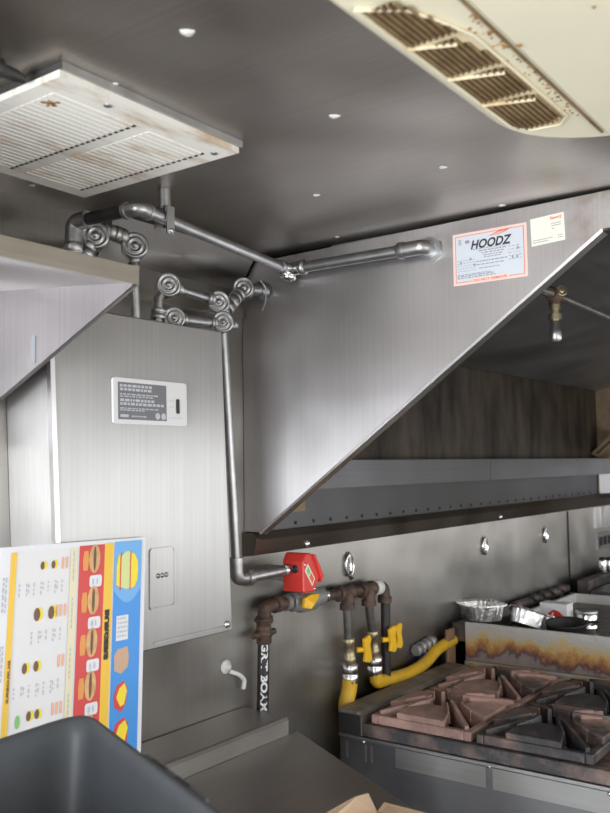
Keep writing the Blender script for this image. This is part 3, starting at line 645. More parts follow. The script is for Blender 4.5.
# ------------------------------------------------------------ red gas shut-off box
rbx = thing('gas_shutoff_box', 'red metal gas shut-off valve box on the wall under the hood', 'valve box', (2.0, 1.5, 1.303))
pl_ = [(1.963, 1.306), (1.963, 1.392), (1.978, 1.413), (2.000, 1.412), (2.042, 1.347), (2.016, 1.303)]
b = MB(); b.prism([(x, 1.448, z) for x, z in pl_], (0, .074, 0)); b.build('housing', 'red', rbx, bevel=.004)
b = MB(); b.prism([(2.002, 1.442, 1.408), (2.012, 1.442, 1.408), (2.052, 1.442, 1.346), (2.040, 1.442, 1.328), (2.036, 1.442, 1.345)], (0, .07, 0)); b.build('cover_flap', 'red', rbx)
MB().box((1.98, 1.522, 1.33), (2.02, 1.599, 1.37)).build('mounting_bracket', 'cast_grey', rbx)
npl_ = [(1.967, 1.366), (1.981, 1.385), (2.014, 1.340), (2.001, 1.321)]
npl = MB().prism([(x, 1.4478, z) for x, z in npl_], (0, -.0015, 0)).build('nameplate', 'cream', rbx); tag(npl, 'small nameplate with a green and a red field')
def PN(u, v, y): 
    a, b_, c, d = [Vector((x, 0, z)) for x, z in npl_]; p = (a*(1-u)+d*u)*(1-v)+(b_*(1-u)+c*u)*v; p.y = y; return p
b = MB(); b.flat(lambda u, v: PN(u, v, 1.4459), [(.10, .22), (.42, .22), (.42, .80), (.10, .80)]); b.build('green_field', 'leaf', npl)
b = MB(); b.flat(lambda u, v: PN(u, v, 1.4459), [(.50, .18), (.92, .18), (.92, .82), (.50, .82)]); b.build('red_field', 'orange', npl)
for x, z in ((1.970, 1.382), (2.014, 1.312)): MB().lathe((x, 1.448, z), (0, -1, 0), [(.004, 0), (.0035, .002), (.001, .003)], 8).build('cover_screw', 'zinc', rbx)
MB().lathe((1.9632, 1.478, 1.370), (-1, 0, 0), [(.012, 0), (.0115, .0008), (.004, .001)], 16).build('knockout', 'black', rbx)

# ------------------------------------------------------------ gas manifold
GY = 1.553; GZ = 1.255
gm = thing('gas_manifold', 'rusty iron gas manifold on the back wall with three drop pipes', 'gas pipe', (2.2, GY, .955))
b = MB(); b.tube([(1.905, GY, .950), (1.915, GY, 1.19)], .0165); wp = b.build('text_pipe', 'black_pipe', gm); tag(wp, 'black coated riser pipe with white lettering')
def PT(x, y):   # lettering wrapped on the pipe, reading downwards
    a = -2.25 + (y-.009)/.0172; z = 1.172 - x
    return Vector((1.905+(z-.95)*.0417 + math.cos(a)*.0172, GY + math.sin(a)*.0172, z))
t = MB(); text_into(t, 'GRIT BOAM', PT, 0, 0, .026, 0, .0012, .185); t.build('pipe_lettering', 'paper', wp)
b = MB(); b.lathe((1.9155, GY, 1.165), (0, 0, 1), [(.019, 0), (.0215, .004), (.0215, .02), (.026, .024), (.026, .034), (.021, .038), (.021, .058), (.027, .062), (.027, .070), (.020, .074)], 18)
b.tube([(1.868, GY, 1.193), (1.962, GY, 1.193)], .009); b.build('union', 'rusty_iron', gm)
b = MB(); b.tube(fillet([(1.9165, GY, 1.225), (1.9185, GY, 1.265), (1.975, GY, 1.266)], .04, 8), .0195); b.lathe((1.918, GY, 1.222), (0, 0, 1), [(.024, 0), (.024, .018)], 16); b.lathe((1.962, GY, 1.266), (1, 0, 0), [(.024, 0), (.024, .02)], 16); b.build('elbow', 'rusty_iron', gm)
MB().tube([(1.95, GY, 1.266), (2.06, GY, 1.262)], .0165).build('inlet_pipe', 'rusty_iron', gm)
b = MB(); b.hexa((2.012, GY, 1.264), (2.03, GY, 1.264), .024); b.lathe((2.04, GY, 1.262), (1, -.02, 0), [(.022, 0), (.028, .006), (.028, .03), (.036, .04), (.036, .10), (.028, .11), (.028, .145), (.022, .15)], 18)
b.tube([(2.115, GY, 1.262), (2.065, GY-.04, 1.305)], .019); b.build('shutoff_valve', 'cast_grey', gm)
b = MB(); b.hexa((2.186, GY, 1.260), (2.206, GY, 1.260), .028); b.build('valve_nut', 'zinc', gm)
b = MB(); b.prism([(2.030, GY-.045, 1.252), (2.052, GY-.055, 1.246), (2.066, GY-.055, 1.258), (2.105, GY-.045, 1.272), (2.105, GY-.045, 1.284), (2.060, GY-.05, 1.286), (2.034, GY-.048, 1.280)], (.0, -.012, .0)); b.tube([(2.066, GY-.022, 1.264), (2.066, GY-.062, 1.264)], .008); b.build('valve_handle', 'yellow', gm, bevel=.003)
tees = ((2.322, 1.254), (2.449, 1.250), (2.555, 1.246))
b = MB(); b.tube([(2.20, GY, 1.258), (2.54, GY, 1.249)], .0165); b.build('header_pipe', 'rusty_iron', gm)
for k, (x, z) in enumerate(tees):
    b = MB()
    if k < 2:
        b.lathe((x-.040, GY, z+.001), (1, 0, -.03), [(.022, 0), (.0255, .004), (.0255, .018), (.021, .022), (.021, .058), (.0255, .062), (.0255, .076), (.022, .08)], 16)
        b.tube([(x, GY, z), (x, GY-.012, z-.012), (x+.002, GY-.008, z-.046)], .0205); b.lathe((x+.002, GY-.008, z-.034), (0, 0, -1), [(.0245, 0), (.0245, .018)], 16)
        b.build('tee', 'rusty_iron', gm)
    else:
        b.tube(fillet([(x-.038, GY, z+.001), (x, GY, z), (x+.002, GY-.004, z-.046)], .04, 8), .0205); b.lathe((x+.002, GY-.004, z-.034), (0, 0, -1), [(.0245, 0), (.0245, .018)], 16); b.build('elbow', 'rusty_iron', gm)
b = MB(); b.lathe((2.496, GY, 1.249), (1, 0, -.03), [(.0225, 0), (.025, .003), (.025, .032), (.0225, .035)], 16); b.build('thread_seal', 'sealant', gm)
dp = ((2.324, 2.334, 1.105, 'grey_pipe'), (2.452, 2.476, 1.105, 'grey_pipe'), (2.557, 2.556, .90, 'black_pipe'))
for k, (xa, xb, zb, mt) in enumerate(dp):
    MB().tube([(xa, GY-.007, tees[k][1]-.045), (xb, GY-.004, zb)], .0145 if k < 2 else .0165).build('drop_pipe', mt, gm)
for x0, x1 in ((2.333, 2.340), (2.476, 2.484)):
    b = MB(); b.lathe((x0, GY-.004, 1.112), ((x1-x0), 0, -.08), [(.0175, 0), (.0195, .003), (.0195, .02), (.0165, .024), (.0165, .056), (.0195, .060), (.0195, .074), (.017, .078)], 8); b.build('brass_valve', 'brass', gm)
def handle(x, y, z, name='valve_handle'):
    b = MB(); q = [(-.020, .036), (.012, .044), (.022, .032), (.014, .010), (.020, -.012), (.024, -.034), (.010, -.044), (-.018, -.036), (-.012, -.010), (-.018, .012)]
    b.prism([(x+u, y, z+v) for u, v in q], (0, -.012, 0)); b.tube([(x-.028, y+.016, z), (x, y-.004, z)], .009, 10); b.build(name, 'yellow', gm, bevel=.003)
handle(2.402, GY-.022, 1.068); handle(2.540, GY-.034, 1.078); handle(2.618, GY-.012, 1.074)
MB().lathe((2.43, 1.5995, 1.292), (0, -1, 0), [(.013, 0), (.013, .002), (.006, .004), (.006, .010), (.002, .011)], 12).build('wall_screw', 'brass', gm)

# yellow hoses
h1 = thing('gas_hose', 'short yellow gas hose hanging straight down behind the left end of the range', 'hose', (2.33, GY, .80))
b = MB(); b.lathe((2.340, GY-.004, 1.032), (0, 0, -1), [(.019, 0), (.0245, .003), (.0245, .028), (.021, .030), (.026, .034), (.026, .058), (.022, .062)], 8); b.build('hex_coupling', 'zinc', h1)
MB().tube(fillet([(2.339, GY-.004, .985), (2.336, GY-.002, .95), (2.318, GY+.002, .905), (2.345, GY+.008, .84), (2.38, GY+.008, .78)], .04), .0245, 16).build('hose', 'hose', h1)
h2 = thing('gas_hose', 'yellow gas hose curving right behind the range towards the rusted bar', 'hose', (2.75, GY, .91))
b = MB(); b.lathe((2.484, GY-.006, 1.032), (0, 0, -1), [(.019, 0), (.0255, .003), (.0255, .03), (.022, .033), (.027, .037), (.025, .056), (.021, .066)], 8); b.build('hex_coupling', 'zinc', h2)
MB().tube(fillet([(2.484, GY-.008, .985), (2.485, GY-.008, .944), (2.56, GY-.004, .938), (2.70, GY-.004, .928), (2.83, GY-.002, .938), (2.93, GY, .975), (3.06, GY, .985)], .06, 8), .021, 16).build('hose', 'hose', h2)
rg = thing('hose_coupler', 'grey quick connector with a blue sleeve behind the yellow hose', 'coupler', (2.86, 1.57, .92))
b = MB()
for k in range(4): b.lathe((2.81+k*.036, 1.578, .985+k*.004), (1, 0, .1), [(.018, 0), (.021, .004), (.021, .014), (.014, .018), (.014, .034)], 12)
b.build('knurled_body', 'cast_grey', rg)
b = MB(); b.lathe((2.85, 1.578, .915), (.6, 0, .8), [(.018, 0), (.020, .004), (.020, .05), (.016, .06)], 14); b.build('blue_sleeve', 'blue_part', rg)

# ------------------------------------------------------------ wall rings, hook, outlet
def ring_thing(x, z, label):
    t = thing('wall_ring', label, 'wall ring', (x, 1.599, z-.036), 'oval rings on the steel wall')
    b = MB(); m = 28
    b.tube([(x + .022*math.cos(2*math.pi*k/m), 1.590, z + .034*math.sin(2*math.pi*k/m)) for k in range(m+1)], .0045, 10, False); b.build('ring', 'chrome', t)
    b = MB(); n = 20; oo = circle(x, z, .017, .028, n); b.prism([(a, 1.5995, c) for a, c in oo], (0, -.004, 0)); b.build('backplate', 'galv_dull', t)
    b = MB(); b.tube([(x, 1.5955, z+.040), (x, 1.588, z+.034), (x, 1.5865, z-.016)], .0055, 10); b.build('tongue', 'chrome', t)
    return t
r = ring_thing(2.408, 1.33, 'oval chrome ring on the wall, nearest to the red valve box')
dup(r, (1.04, 0, -.024), 'oval chrome ring in the middle of the wall below the hood lip')
dup(r, (1.735, 0, -.028), 'oval chrome ring on the wall, farthest right, beside the panel seam')
hk = thing('wall_hook', 'round white suction hook on the wall beside the lettered pipe', 'hook', (1.80, 1.59, 1.06))
MB().lathe((1.805, 1.5995, 1.118), (0, -1, 0), [(.018, 0), (.020, .003), (.016, .008), (.008, .011), (.008, .016), (.002, .018)], 18).build('disc', 'sealant', hk)
MB().tube(fillet([(1.808, 1.585, 1.105), (1.835, 1.570, 1.095), (1.858, 1.570, 1.075), (1.855, 1.575, 1.052)], .02), [.006]+[.0065]*20+[.004], 10).build('hook', 'sealant', hk) if False else MB().tube(fillet([(1.812, 1.588, 1.105), (1.835, 1.575, 1.095), (1.858, 1.575, 1.075), (1.855, 1.578, 1.052)], .02), .006, 10).build('hook', 'sealant', hk)
ol = thing('wall_outlet', 'dark double outlet on the steel wall at the far right', 'outlet', (5.0, 1.595, 1.18))
MB().box((4.92, 1.590, 1.165), (5.16, 1.5995, 1.255)).build('plate', 'galv_dull', ol)
for x in (4.945, 5.02, 5.10): MB().box((x, 1.586, 1.185), (x+.045, 1.5905, 1.232)).build('socket', 'black', ol)
hb = thing('wall_strips', 'upright bright channel on the wall under the far end of the hood', 'strip', (5.05, 1.59, 1.29))
b = MB(); b.box((4.90, 1.588, 1.285), (4.985, 1.5995, 1.40)); b.box((5.02, 1.578, 1.285), (5.06, 1.5995, 1.40)); b.box((5.075, 1.588, 1.285), (5.15, 1.5995, 1.40)); b.build('strips', 'edge', hb)  # bright upright strips set against the wall

# ------------------------------------------------------------ gas range
RX, RX1, RYB, RYF = 2.25, 3.01, 1.532, .50
rg_ = thing('gas_range', 'dark steel gas range with a greasy back rail against the wall', 'range', (2.6, 1.0, 0))
b = MB(); b.box((RX, RYF, .15), (RX1, RYB, .845)); b.build('body', 'range_side', rg_, bevel=.004)
b = MB(); b.prism([(RX-.004, RYB, .846), (RX-.004, 1.452, .846), (RX-.004, 1.452, .905), (RX-.004, 1.462, .918), (RX-.004, RYB, .922)], (RX1-RX-.03, 0, 0)); b.build('back_rail', 'range_rail', rg_, bevel=.003)
b = MB(); b.box((RX-.006, 1.4515, .848), (RX-.0045, RYB, .908)); b.build('rail_end', 'black', rg_)
b = MB(); b.box((RX+.002, RYF, .846), (RX+.03, 1.45, .884)); b.box((RX1-.03, RYF, .846), (RX1, 1.45, .884)); b.box((RX+.03, RYF, .846), (RX1-.03, .53, .884)); b.box((RX+.03, 1.42, .846), (RX1-.03, 1.45, .884)); b.build('top_frame', 'iron_dark', rg_, bevel=.004)
b = MB(); b.box((RX+.03, .53, .846), (RX1-.03, 1.42, .850)); b.build('drip_tray', 'iron_mix', rg_)
b = MB(); b.box((RX-.005, RYF, .838), (RX+.001, RYB, .846)); b.build('side_seam', 'range_plate', rg_)
for y0, y1 in ((1.052, 1.335), (.70, 1.032)):
    b = MB(); b.box((RX-.003, y0, .778), (RX, y1, .834)); b.build('side_plate', 'range_plate', rg_)
for y0, y1 in ((1.415, 1.421), (1.435, 1.441), (1.50, 1.508)): MB().box((RX-.002, y0, .775), (RX, y1, .825)).build('side_slot', 'range_plate', rg_)
for y, z in ((1.445, .832), (1.042, .836), (.72, .83)): MB().lathe((RX-.0005, y, z), (-1, 0, 0), [(.006, 0), (.005, .003), (.001, .004)], 8).build('rivet', 'zinc', rg_)
for x in (RX+.05, RX1-.05):
    for y in (RYF+.06, RYB-.06): MB().tube([(x, y, 0), (x, y, .15)], .022).build('leg', 'galv', rg_)
grid = [(2.445, 1.265), (2.815, 1.265), (2.445, .925), (2.815, .925), (2.445, .62), (2.815, .62)]
for (x, y) in grid[:5]:
    MB().lathe((x, y, .850), (0, 0, 1), [(.07, 0), (.068, .008), (.045, .012), (.04, .026), (.046, .030), (.044, .038), (.02, .042)], 20).build('burner', 'iron_mix', rg_)
def make_grate(cx, cy, mat, label, mat2=None):
    t = thing('burner_grate', label, 'grate', (cx, cy, .885), 'cast iron grates on the range')
    hx, hy = .180, .162; z0, z1 = .885, .916
    b = MB(); bw = .022
    for a, c in (((-hx, -hy), (hx, -hy+bw)), ((-hx, hy-bw), (hx, hy)), ((-hx, -hy+bw), (-hx+bw, hy-bw)), ((hx-bw, -hy+bw), (hx, hy-bw))):
        b.box((cx+a[0], cy+a[1], z0), (cx+c[0], cy+c[1], z1-.004))
    b.build('frame', mat, t, bevel=.004)
    for k in range(4):
        ang = k*math.pi/2; R_ = Matrix.Rotation(ang, 3, 'Z'); L = (hx if k % 2 == 0 else hy) - .006
        def T(x, y, z): v = R_ @ Vector((x, y, 0)); return (cx+v.x, cy+v.y, z)
        w0, w1, r_in = .078, .027, .066
        b = MB()
        poly = [(r_in, -w1), (L*.66, -w0*.80), (L, -w0), (L, w0), (L*.66, w0*.80), (r_in, w1)]
        top = [(L*.98, .938), ]
        vs = [T(x, y, z0+.008) for x, y in poly] + [T(x, y, .938 if x < L*.9 else .928) for x, y in poly]
        n = 6; b.add(vs, [tuple(range(n))[::-1], tuple(range(n, 2*n))] + [(i, (i+1) % n, n+(i+1) % n, n+i) for i in range(n)])
        for s in (-1, 1):   # raised ribs along the edges
            e0, e1 = (r_in-.006, s*(w1+.003)), (L*.70, s*(w0*.84))
            b.add([T(e0[0], e0[1]-.006, .92), T(e1[0], e1[1]-.006, .905), T(e1[0], e1[1]+.006, .905), T(e0[0], e0[1]+.006, .92), T(e0[0], e0[1]-.003, .950), T(e1[0], e1[1]-.003, .940), T(e1[0], e1[1]+.003, .940), T(e0[0], e0[1]+.003, .950)],
                  [(0,3,2,1),(4,5,6,7),(0,1,5,4),(1,2,6,5),(2,3,7,6),(3,0,4,7)])
        b.build('finger', mat2 if (mat2 and k in (0, 3)) else mat, t, bevel=.003)
    for sx, sy in ((1, 1), (1, -1), (-1, 1), (-1, -1)):
        b = MB(); d = Vector((sx*(hx-.02), sy*(hy-.02), 0)); dn = d.normalized(); pn = Vector((-dn.y, dn.x, 0))*.006
        a = dn*.048; vs = []
        for z, q in ((z0, 1.3), (.950, .9)):
            vs += [Vector((cx, cy, z))+a-pn*q, Vector((cx, cy, z))+d-pn*q, Vector((cx, cy, z))+d+pn*q, Vector((cx, cy, z))+a+pn*q]
        vs[5].z = vs[6].z = .922
        b.add(vs, [(0,3,2,1),(4,5,6,7),(0,1,5,4),(1,2,6,5),(2,3,7,6),(3,0,4,7)]); b.build('web', mat, t)
    return t
make_grate(*grid[0], 'iron_rust', 'pink rusted cast iron grate on the range, nearest corner to the yellow hoses')
make_grate(*grid[1], 'iron_rust', 'cast iron grate by the heat-stained panel, half pink rust and half dark', 'iron_mix')
make_grate(*grid[2], 'iron_dark', 'dark cast iron grate at the range left edge, in front of the pink one', 'iron_mix')
make_grate(*grid[3], 'iron_dark', 'dark cast iron grate cut by the right edge of the photo')
make_grate(*grid[4], 'iron_dark', 'dark cast iron grate at the front of the range') if False else None

br = tag(MB().box((2.985, 1.536, .875), (3.045, 1.548, 1.035)).build('upright_bar', 'rust_bar', bevel=.002), 'rusted upright flat bar at the back corner between range and griddle', 'bar')

# ------------------------------------------------------------ griddle unit beyond the range
GXA, GXB = 3.055, 4.22
gd = thing('griddle', 'steel griddle unit with a heat-stained side panel and inner splash walls coloured as lit', 'griddle', (3.6, 1.0, .918))
b = MB(); b.box((GXA, .45, .918), (GXA+.012, 1.50, 1.058)); b.build('side_panel', 'heat', gd, bevel=.002)
b = MB(); b.box((GXA-.012, .45, .852), (GXA+.02, 1.50, .917)); b.build('side_sill', 'heat_low', gd, bevel=.003)
b = MB(); b.box((GXA+.012, .45, .955), (GXB-.012, 1.47, .98)); b.build('cook_plate', 'griddle_top', gd)
b = MB(); b.box((GXB-.012, .45, .98), (GXB, 1.50, 1.022)); b.box((GXA+.55, 1.475, .98), (GXB-.012, 1.49, 1.022)); b.build('splash_wall', 'griddle_in', gd)
b = MB(); b.box((GXA+.02, .46, .15), (GXB, 1.47, .955)); b.build('body', 'range_side', gd)
b = MB(); b.box((GXA+.012, 1.45, .98), (GXA+.5, 1.56, 1.048)); b.build('rear_riser', 'griddle_top', gd, bevel=.004)
for x in (GXA+.08, GXB-.06):
    for y in (.55, 1.42): MB().tube([(x, y, 0), (x, y, .15)], .022).build('leg', 'galv', gd)

def foil_pan(name, label, c, ax, ay, h, tilt=(0, 0, 0), rot=0):
    b = MB(); n = 40; rings = []
    for s, z, wob in ((.84, 0, 0), (.88, .002, .0), (.95, h*.9, .5), (1.0, h, .5), (1.10, h+.001, .4), (1.12, h-.004, .4), (1.10, h-.002, .4), (.985, h-.001, .5), (.935, h*.88, .5), (.75, .004, 0), (.0, .004, 0)):
        rr = []
        for k in range(n):
            a = 2*math.pi*k/n; q = 1 + wob*.035*math.sin(k*math.pi) ; q = 1 + (.018 if k % 2 else -.018)*wob*2
            ca, sa = math.cos(a), math.sin(a); e = .55
            x = ax*s*q*math.copysign(abs(ca)**e, ca); y = ay*s*q*math.copysign(abs(sa)**e, sa)
            rr.append(Vector((x, y, z)))
        rings.append(rr)
    Rm = Matrix.Rotation(tilt[0], 3, 'X') @ Matrix.Rotation(tilt[1], 3, 'Y') @ Matrix.Rotation(rot, 3, 'Z')
    vs = [Rm @ p + Vector(c) for r_ in rings for p in r_]
    b.add(vs, [(k*n+i, k*n+(i+1) % n, (k+1)*n+(i+1) % n, (k+1)*n+i) for k in range(len(rings)-1) for i in range(n)], False)
    return tag(b.build(name, 'foil'), label, 'foil pan', 'foil pans on the griddle')
foil_pan('foil_pan', 'flat aluminium foil pan on the back corner of the griddle, nearest to the wall', (3.20, 1.50, 1.049), .088, .075, .062, (0, 0, 0), .9)
foil_pan('foil_pan', 'crumpled aluminium foil pan tipped against the heat-stained panel', (3.285, 1.335, 1.012), .090, .088, .06, (.16, .38, 0), .4)
bx = thing('carton', 'small white box with red print on the griddle beside the can', 'box', (3.46, 1.275, .98))
b = MB(); b.prism([(3.415, 1.345, .981), (3.415, 1.235, .981), (3.485, 1.235, .981), (3.485, 1.345, .981)], (0, 0, .115)); b.build('box', 'paper', bx, bevel=.001)
b = MB(); P_ = lambda u, v: Vector((3.4142, 1.345-.11*u, .981+.115*v))
b.flat(P_, [(.08, .46), (.30, .66), (.52, .80), (.72, .74), (.96, .50), (.94, .40), (.50, .40)]); b.build('red_print', 'red', bx)
b = MB(); b.flat(lambda u, v: P_(u, v)+Vector((-.0006, 0, 0)), [(.38, .48), (.46, .70), (.52, .70), (.48, .48)]); b.build('white_print', 'paper', bx)
cn = thing('tin_can', 'low silver tin with a dark lid on the griddle, right of the white box', 'can', (3.50, 1.185, .98))
MB().lathe((3.50, 1.185, .981), (0, 0, 1), [(.038, 0), (.040, .003), (.040, .018), (.0415, .020), (.040, .022), (.040, .050), (.0415, .052), (.040, .055), (.040, .070), (.038, .073)], 28).build('body', 'chrome', cn)
MB().lathe((3.50, 1.185, 1.0545), (0, 0, 1), [(.042, 0), (.043, .003), (.043, .012), (.040, .014), (.034, .012)], 28).build('lid', 'galv_dull', cn)
sk = thing('skillet', 'small black round pan resting against the inside of the heat-stained panel', 'pan', (3.19, 1.155, .98))
MB().lathe((3.19, 1.155, .982), (-.10, 0, 1), [(.055, 0), (.060, .006), (.074, .084), (.078, .088), (.075, .091), (.070, .086), (.056, .010), (.01, .008)], 30).build('bowl', 'black', sk)
MB().tube(fillet([(3.255, 1.125, 1.055), (3.29, 1.10, 1.06), (3.29, 1.06, 1.06), (3.25, 1.085, 1.055)], .02), .004, 8).build('handle', 'black', sk)

# blackened rail and broiler further along the wall
bl = thing('charbroiler', 'blackened broiler with a row of dark knobs beyond the griddle', 'broiler', (4.75, 1.2, 0))
b = MB(); b.box((4.26, .5, .15), (5.25, 1.50, 1.0)); b.build('body', 'range_side', bl, bevel=.004)
b = MB(); b.prism([(4.26, .5, 1.0), (4.26, 1.42, 1.0), (4.26, 1.42, 1.035), (4.26, .5, 1.02)], (.99, 0, 0)); b.build('top', 'trough', bl)
b = MB(); b.box((4.30, 1.44, 1.0), (5.25, 1.50, 1.075)); b.build('back_rail', 'iron_dark', bl, bevel=.006)
for x in (4.34, 5.18):
    for y in (.56, 1.42): MB().tube([(x, y, 0), (x, y, .15)], .022).build('leg', 'galv', bl)
pr = thing('burner_rail', 'blackened burner pipe with round knobs behind the griddle', 'rail', (3.95, 1.535, .99))
MB().tube([(3.62, 1.545, 1.035), (4.28, 1.545, 1.035)], .018).build('pipe', 'iron_dark', pr)
for x in (3.82, 3.94, 4.05, 4.17): MB().lathe((x, 1.53, 1.045), (0, -.6, .8), [(.014, -.01), (.021, 0), (.022, .010), (.016, .018), (.005, .022)], 16).build('knob', 'iron_dark', pr)
MB().tube([(3.72, 1.545, .99), (3.72, 1.545, 1.035)], .012).build('support', 'iron_dark', pr); MB().tube([(4.2, 1.545, .99), (4.2, 1.545, 1.035)], .012).build('support', 'iron_dark', pr)
for k, (x, y, h, lab) in enumerate(((4.60, 1.465, .085, 'left of two small chrome shakers on the blackened broiler rail'), (4.70, 1.465, .075, 'right of two small chrome shakers on the blackened broiler rail'))):
    s = thing('shaker', lab, 'shaker', (x, y, 1.076), 'chrome shakers on the broiler rail')
    MB().lathe((x, y, 1.077), (0, 0, 1), [(.018, 0), (.021, .003), (.019, h*.3), (.022, h*.6), (.018, h*.8)], 18).build('body', 'chrome', s)
    MB().lathe((x, y, 1.077+h*.8), (0, 0, 1), [(.020, 0), (.021, .003), (.016, h*.16), (.004, h*.2)], 18).build('cap', 'black', s)

# ------------------------------------------------------------ work table at the left
tb = thing('work_table', 'stainless work table with a raised rear ledge under the suppression cabinet', 'table', (1.2, 1.1, 0))
TZ = .948
b = MB(); b.prism([(.25, 1.44, TZ-.035), (1.915, 1.44, TZ-.035), (1.648, .97, TZ-.035), (1.47, .66, TZ-.035), (.25, .66, TZ-.035)], (0, 0, .035)); b.build('top', 'table', tb, bevel=.003)
b = MB(); b.prism([(.25, 1.598, .60), (.25, 1.44, .60), (.25, 1.44, .985), (.25, 1.447, .994), (.25, 1.598, .996)], (1.628, 0, 0)); b.build('rear_ledge', 'table', tb, bevel=.003)
for x, y in ((.32, .74), (1.40, .74), (.32, 1.40), (1.80, 1.40)): MB().tube([(x, y, 0), (x, y, TZ-.035)], .02).build('leg', 'galv', tb)
b = MB(); b.box((.30, .72, .25), (1.42, 1.42, .27)); b.build('under_shelf', 'table', tb)

# ------------------------------------------------------------ menu board
MTL, MTR = Vector((.984, 1.424, 1.513)), Vector((1.349, 1.424, 1.506)); MBR = Vector((1.275, 1.365, .955)); MBL = MTL + (MBR-MTR)
MN = (MTR-MTL).cross(MBR-MTR).normalized()
if MN.y > 0: MN = -MN
mn = thing('menu_board', 'colourful burger menu board propped sideways against the cabinet', 'menu board', tuple((MBL+MBR)/2))
def PMn(d): return lambda u, v: MTL + (MTR-MTL)*u + (MBL-MTL)*v + MN*d
b = MB(); b.prism([PMn(0)(0, 0), PMn(0)(1, 0), PMn(0)(1, 1), PMn(0)(0, 1)], -MN*.004); b.build('board', 'p_white', mn)
PW = PMn(.0008)
def rect(mb, u0, v0, u1, v1, d=.0008): mb.flat(PMn(d), [(u0, v0), (u1, v0), (u1, v1), (u0, v1)])
b = MB(); rect(b, .065, .02, .10, .99); y1_ = b.build('narrow_yellow_strip', 'p_yellow', mn)
b = MB(); rect(b, .445, .02, .492, .99); cr_ = b.build('cream_strip', 'p_cream', mn)
b = MB(); rect(b, .505, .015, .685, .99); rd_ = b.build('red_panel', 'p_red', mn)
b = MB(); rect(b, .685, .012, .748, .99); yl_ = b.build('yellow_strip', 'p_yellow', mn)
b = MB(); rect(b, .758, .010, .968, .985); bl_ = b.build('blue_panel', 'p_blue', mn)
b = MB(); pts = [(.758, .010), (.968, .010)] + [(.758+.21*(1-k/10), .19+.05*math.sin(math.pi*k/10)) for k in range(11)]; b.flat(PMn(.0012), pts); b.build('light_blue_field', 'p_lblue', bl_)
# big yellow burger, drawn sideways
b = MB(); b.flat(PMn(.0018), [(.775, .10), (.785, .065), (.80, .055), (.80, .185), (.79, .175), (.775, .17)]); b.flat(PMn(.0018), [(.885, .055), (.91, .06), (.935, .085), (.94, .12), (.935, .16), (.915, .185), (.885, .19)]); b.build('burger_bun', 'b_yellow', bl_)
b = MB(); b.flat(PMn(.0017), [(.798, .06), (.812, .05), (.812, .195), (.798, .185)]); b.flat(PMn(.0017), [(.872, .048), (.887, .05), (.887, .195), (.872, .19)]); b.build('burger_sauce', 'p_red', bl_)
b = MB(); b.flat(PMn(.0018), [(.81, .065), (.845, .048), (.876, .05), (.876, .188), (.85, .19), (.81, .18)]); b.build('burger_lettuce', 'b_green', bl_)
b = MB(); rect(b, .785, .285, .875, .375, .0014); b.build('white_square', 'p_white', bl_)
b = MB(); 
for k in range(5): dashes(b, PMn(.002), .795, .868, .292+k*.016, .007, 200+k, .008, .02, .006)
b.build('square_marks', 'light_ink', bl_)
b = MB(); b.flat(PMn(.0014), [(.775, .425), (.80, .405), (.875, .40), (.888, .44), (.88, .475), (.83, .495), (.78, .48)]); b.build('tan_bag', 'brown_print', bl_)
for q_ in ([(.778, .575), (.80, .535), (.85, .52), (.88, .545), (.875, .60), (.84, .63), (.79, .61)], [(.778, .71), (.80, .665), (.86, .65), (.895, .675), (.89, .73), (.85, .765), (.79, .75)]): MB().flat(PMn(.0014), q_).build('snack_tray', 'p_red', bl_)
for q_ in ([(.80, .575), (.82, .545), (.86, .53), (.878, .56), (.86, .605), (.83, .61)], [(.80, .71), (.825, .675), (.87, .66), (.892, .69), (.87, .735), (.83, .75)]): MB().flat(PMn(.0018), q_).build('fries', 'b_yellow', bl_)
def PMm(x, y): return PMn(.0016)(x, y)
t = MB()
WU = (MTR-MTL).length; WV = (MBL-MTL).length
def PMt(x, y): return PMn(.0016)(.700 + y/WU, .255 + x/WV)    # reads downwards
t = MB(); text_into(t, 'BURGERS', lambda x, y: PMn(.0016)(.728 - y/WU, .255 + x/WV), 0, 0, .014, 0, .0012, .10); t.build('strip_lettering', 'ink', yl_)
t = MB(); text_into(t, 'BURGERS', lambda x, y: PMn(.0016)(.094 - y/WU, .37 + x/WV), 0, 0, .007, 0, .0003, .075); t.build('strip_lettering', 'patty', y1_)
for k in range(6):
    t = MB(); bun = MB(); pt_ = MB(); tagm = MB(); tx = MB()
    v = .065 + k*.148
    bun.flat(PMn(.0014), [(.612+a, v+b_) for a, b_ in circle(0, 0, .040, .052, 16)]); pt_.flat(PMn(.0019), [(.612+a, v+b_) for a, b_ in circle(0, 0, .010, .045, 12)])
    tagm.flat(PMn(.0014), rrect(.580, v+.060, .668, v+.102, .012)); 
    for j in range(2): dashes(tx, PMn(.0018), .600+j*.03, .616+j*.03, v+.072, .02, 300+k*3+j, .006, .014, .003)
    t.flat(PMn(.0014), [(.535, v-.03), (.565, v-.03), (.572, v+.005), (.565, v+.04), (.532, v+.04), (.528, v)])
    bun.build('burger_bun', 'bun', rd_); pt_.build('burger_patty', 'patty', rd_); tagm.build('price_tag', 'p_white', rd_); tx.build('price_marks', 'light_ink', rd_); t.build('item_name', 'item_orange', rd_)
b = MB(); b.flat(PMn(.0015), circle(.525, .655, .022, .022, 14)); b.build('round_badge', 'b_green', rd_)
wp_ = MB(); rect(wp_, .108, .02, .44, .99, .0004); wpo = wp_.build('white_panel', 'paper', mn)
tl = MB(); sm_ = MB(); lf = MB(); ct = MB()
rows = ((.072, (.265, .335), .018), (.235, (.245, .335), .028), (.405, (.185, .255), .022), (.56, (.225, .275), .020), (.70, (.24, .30), .014))
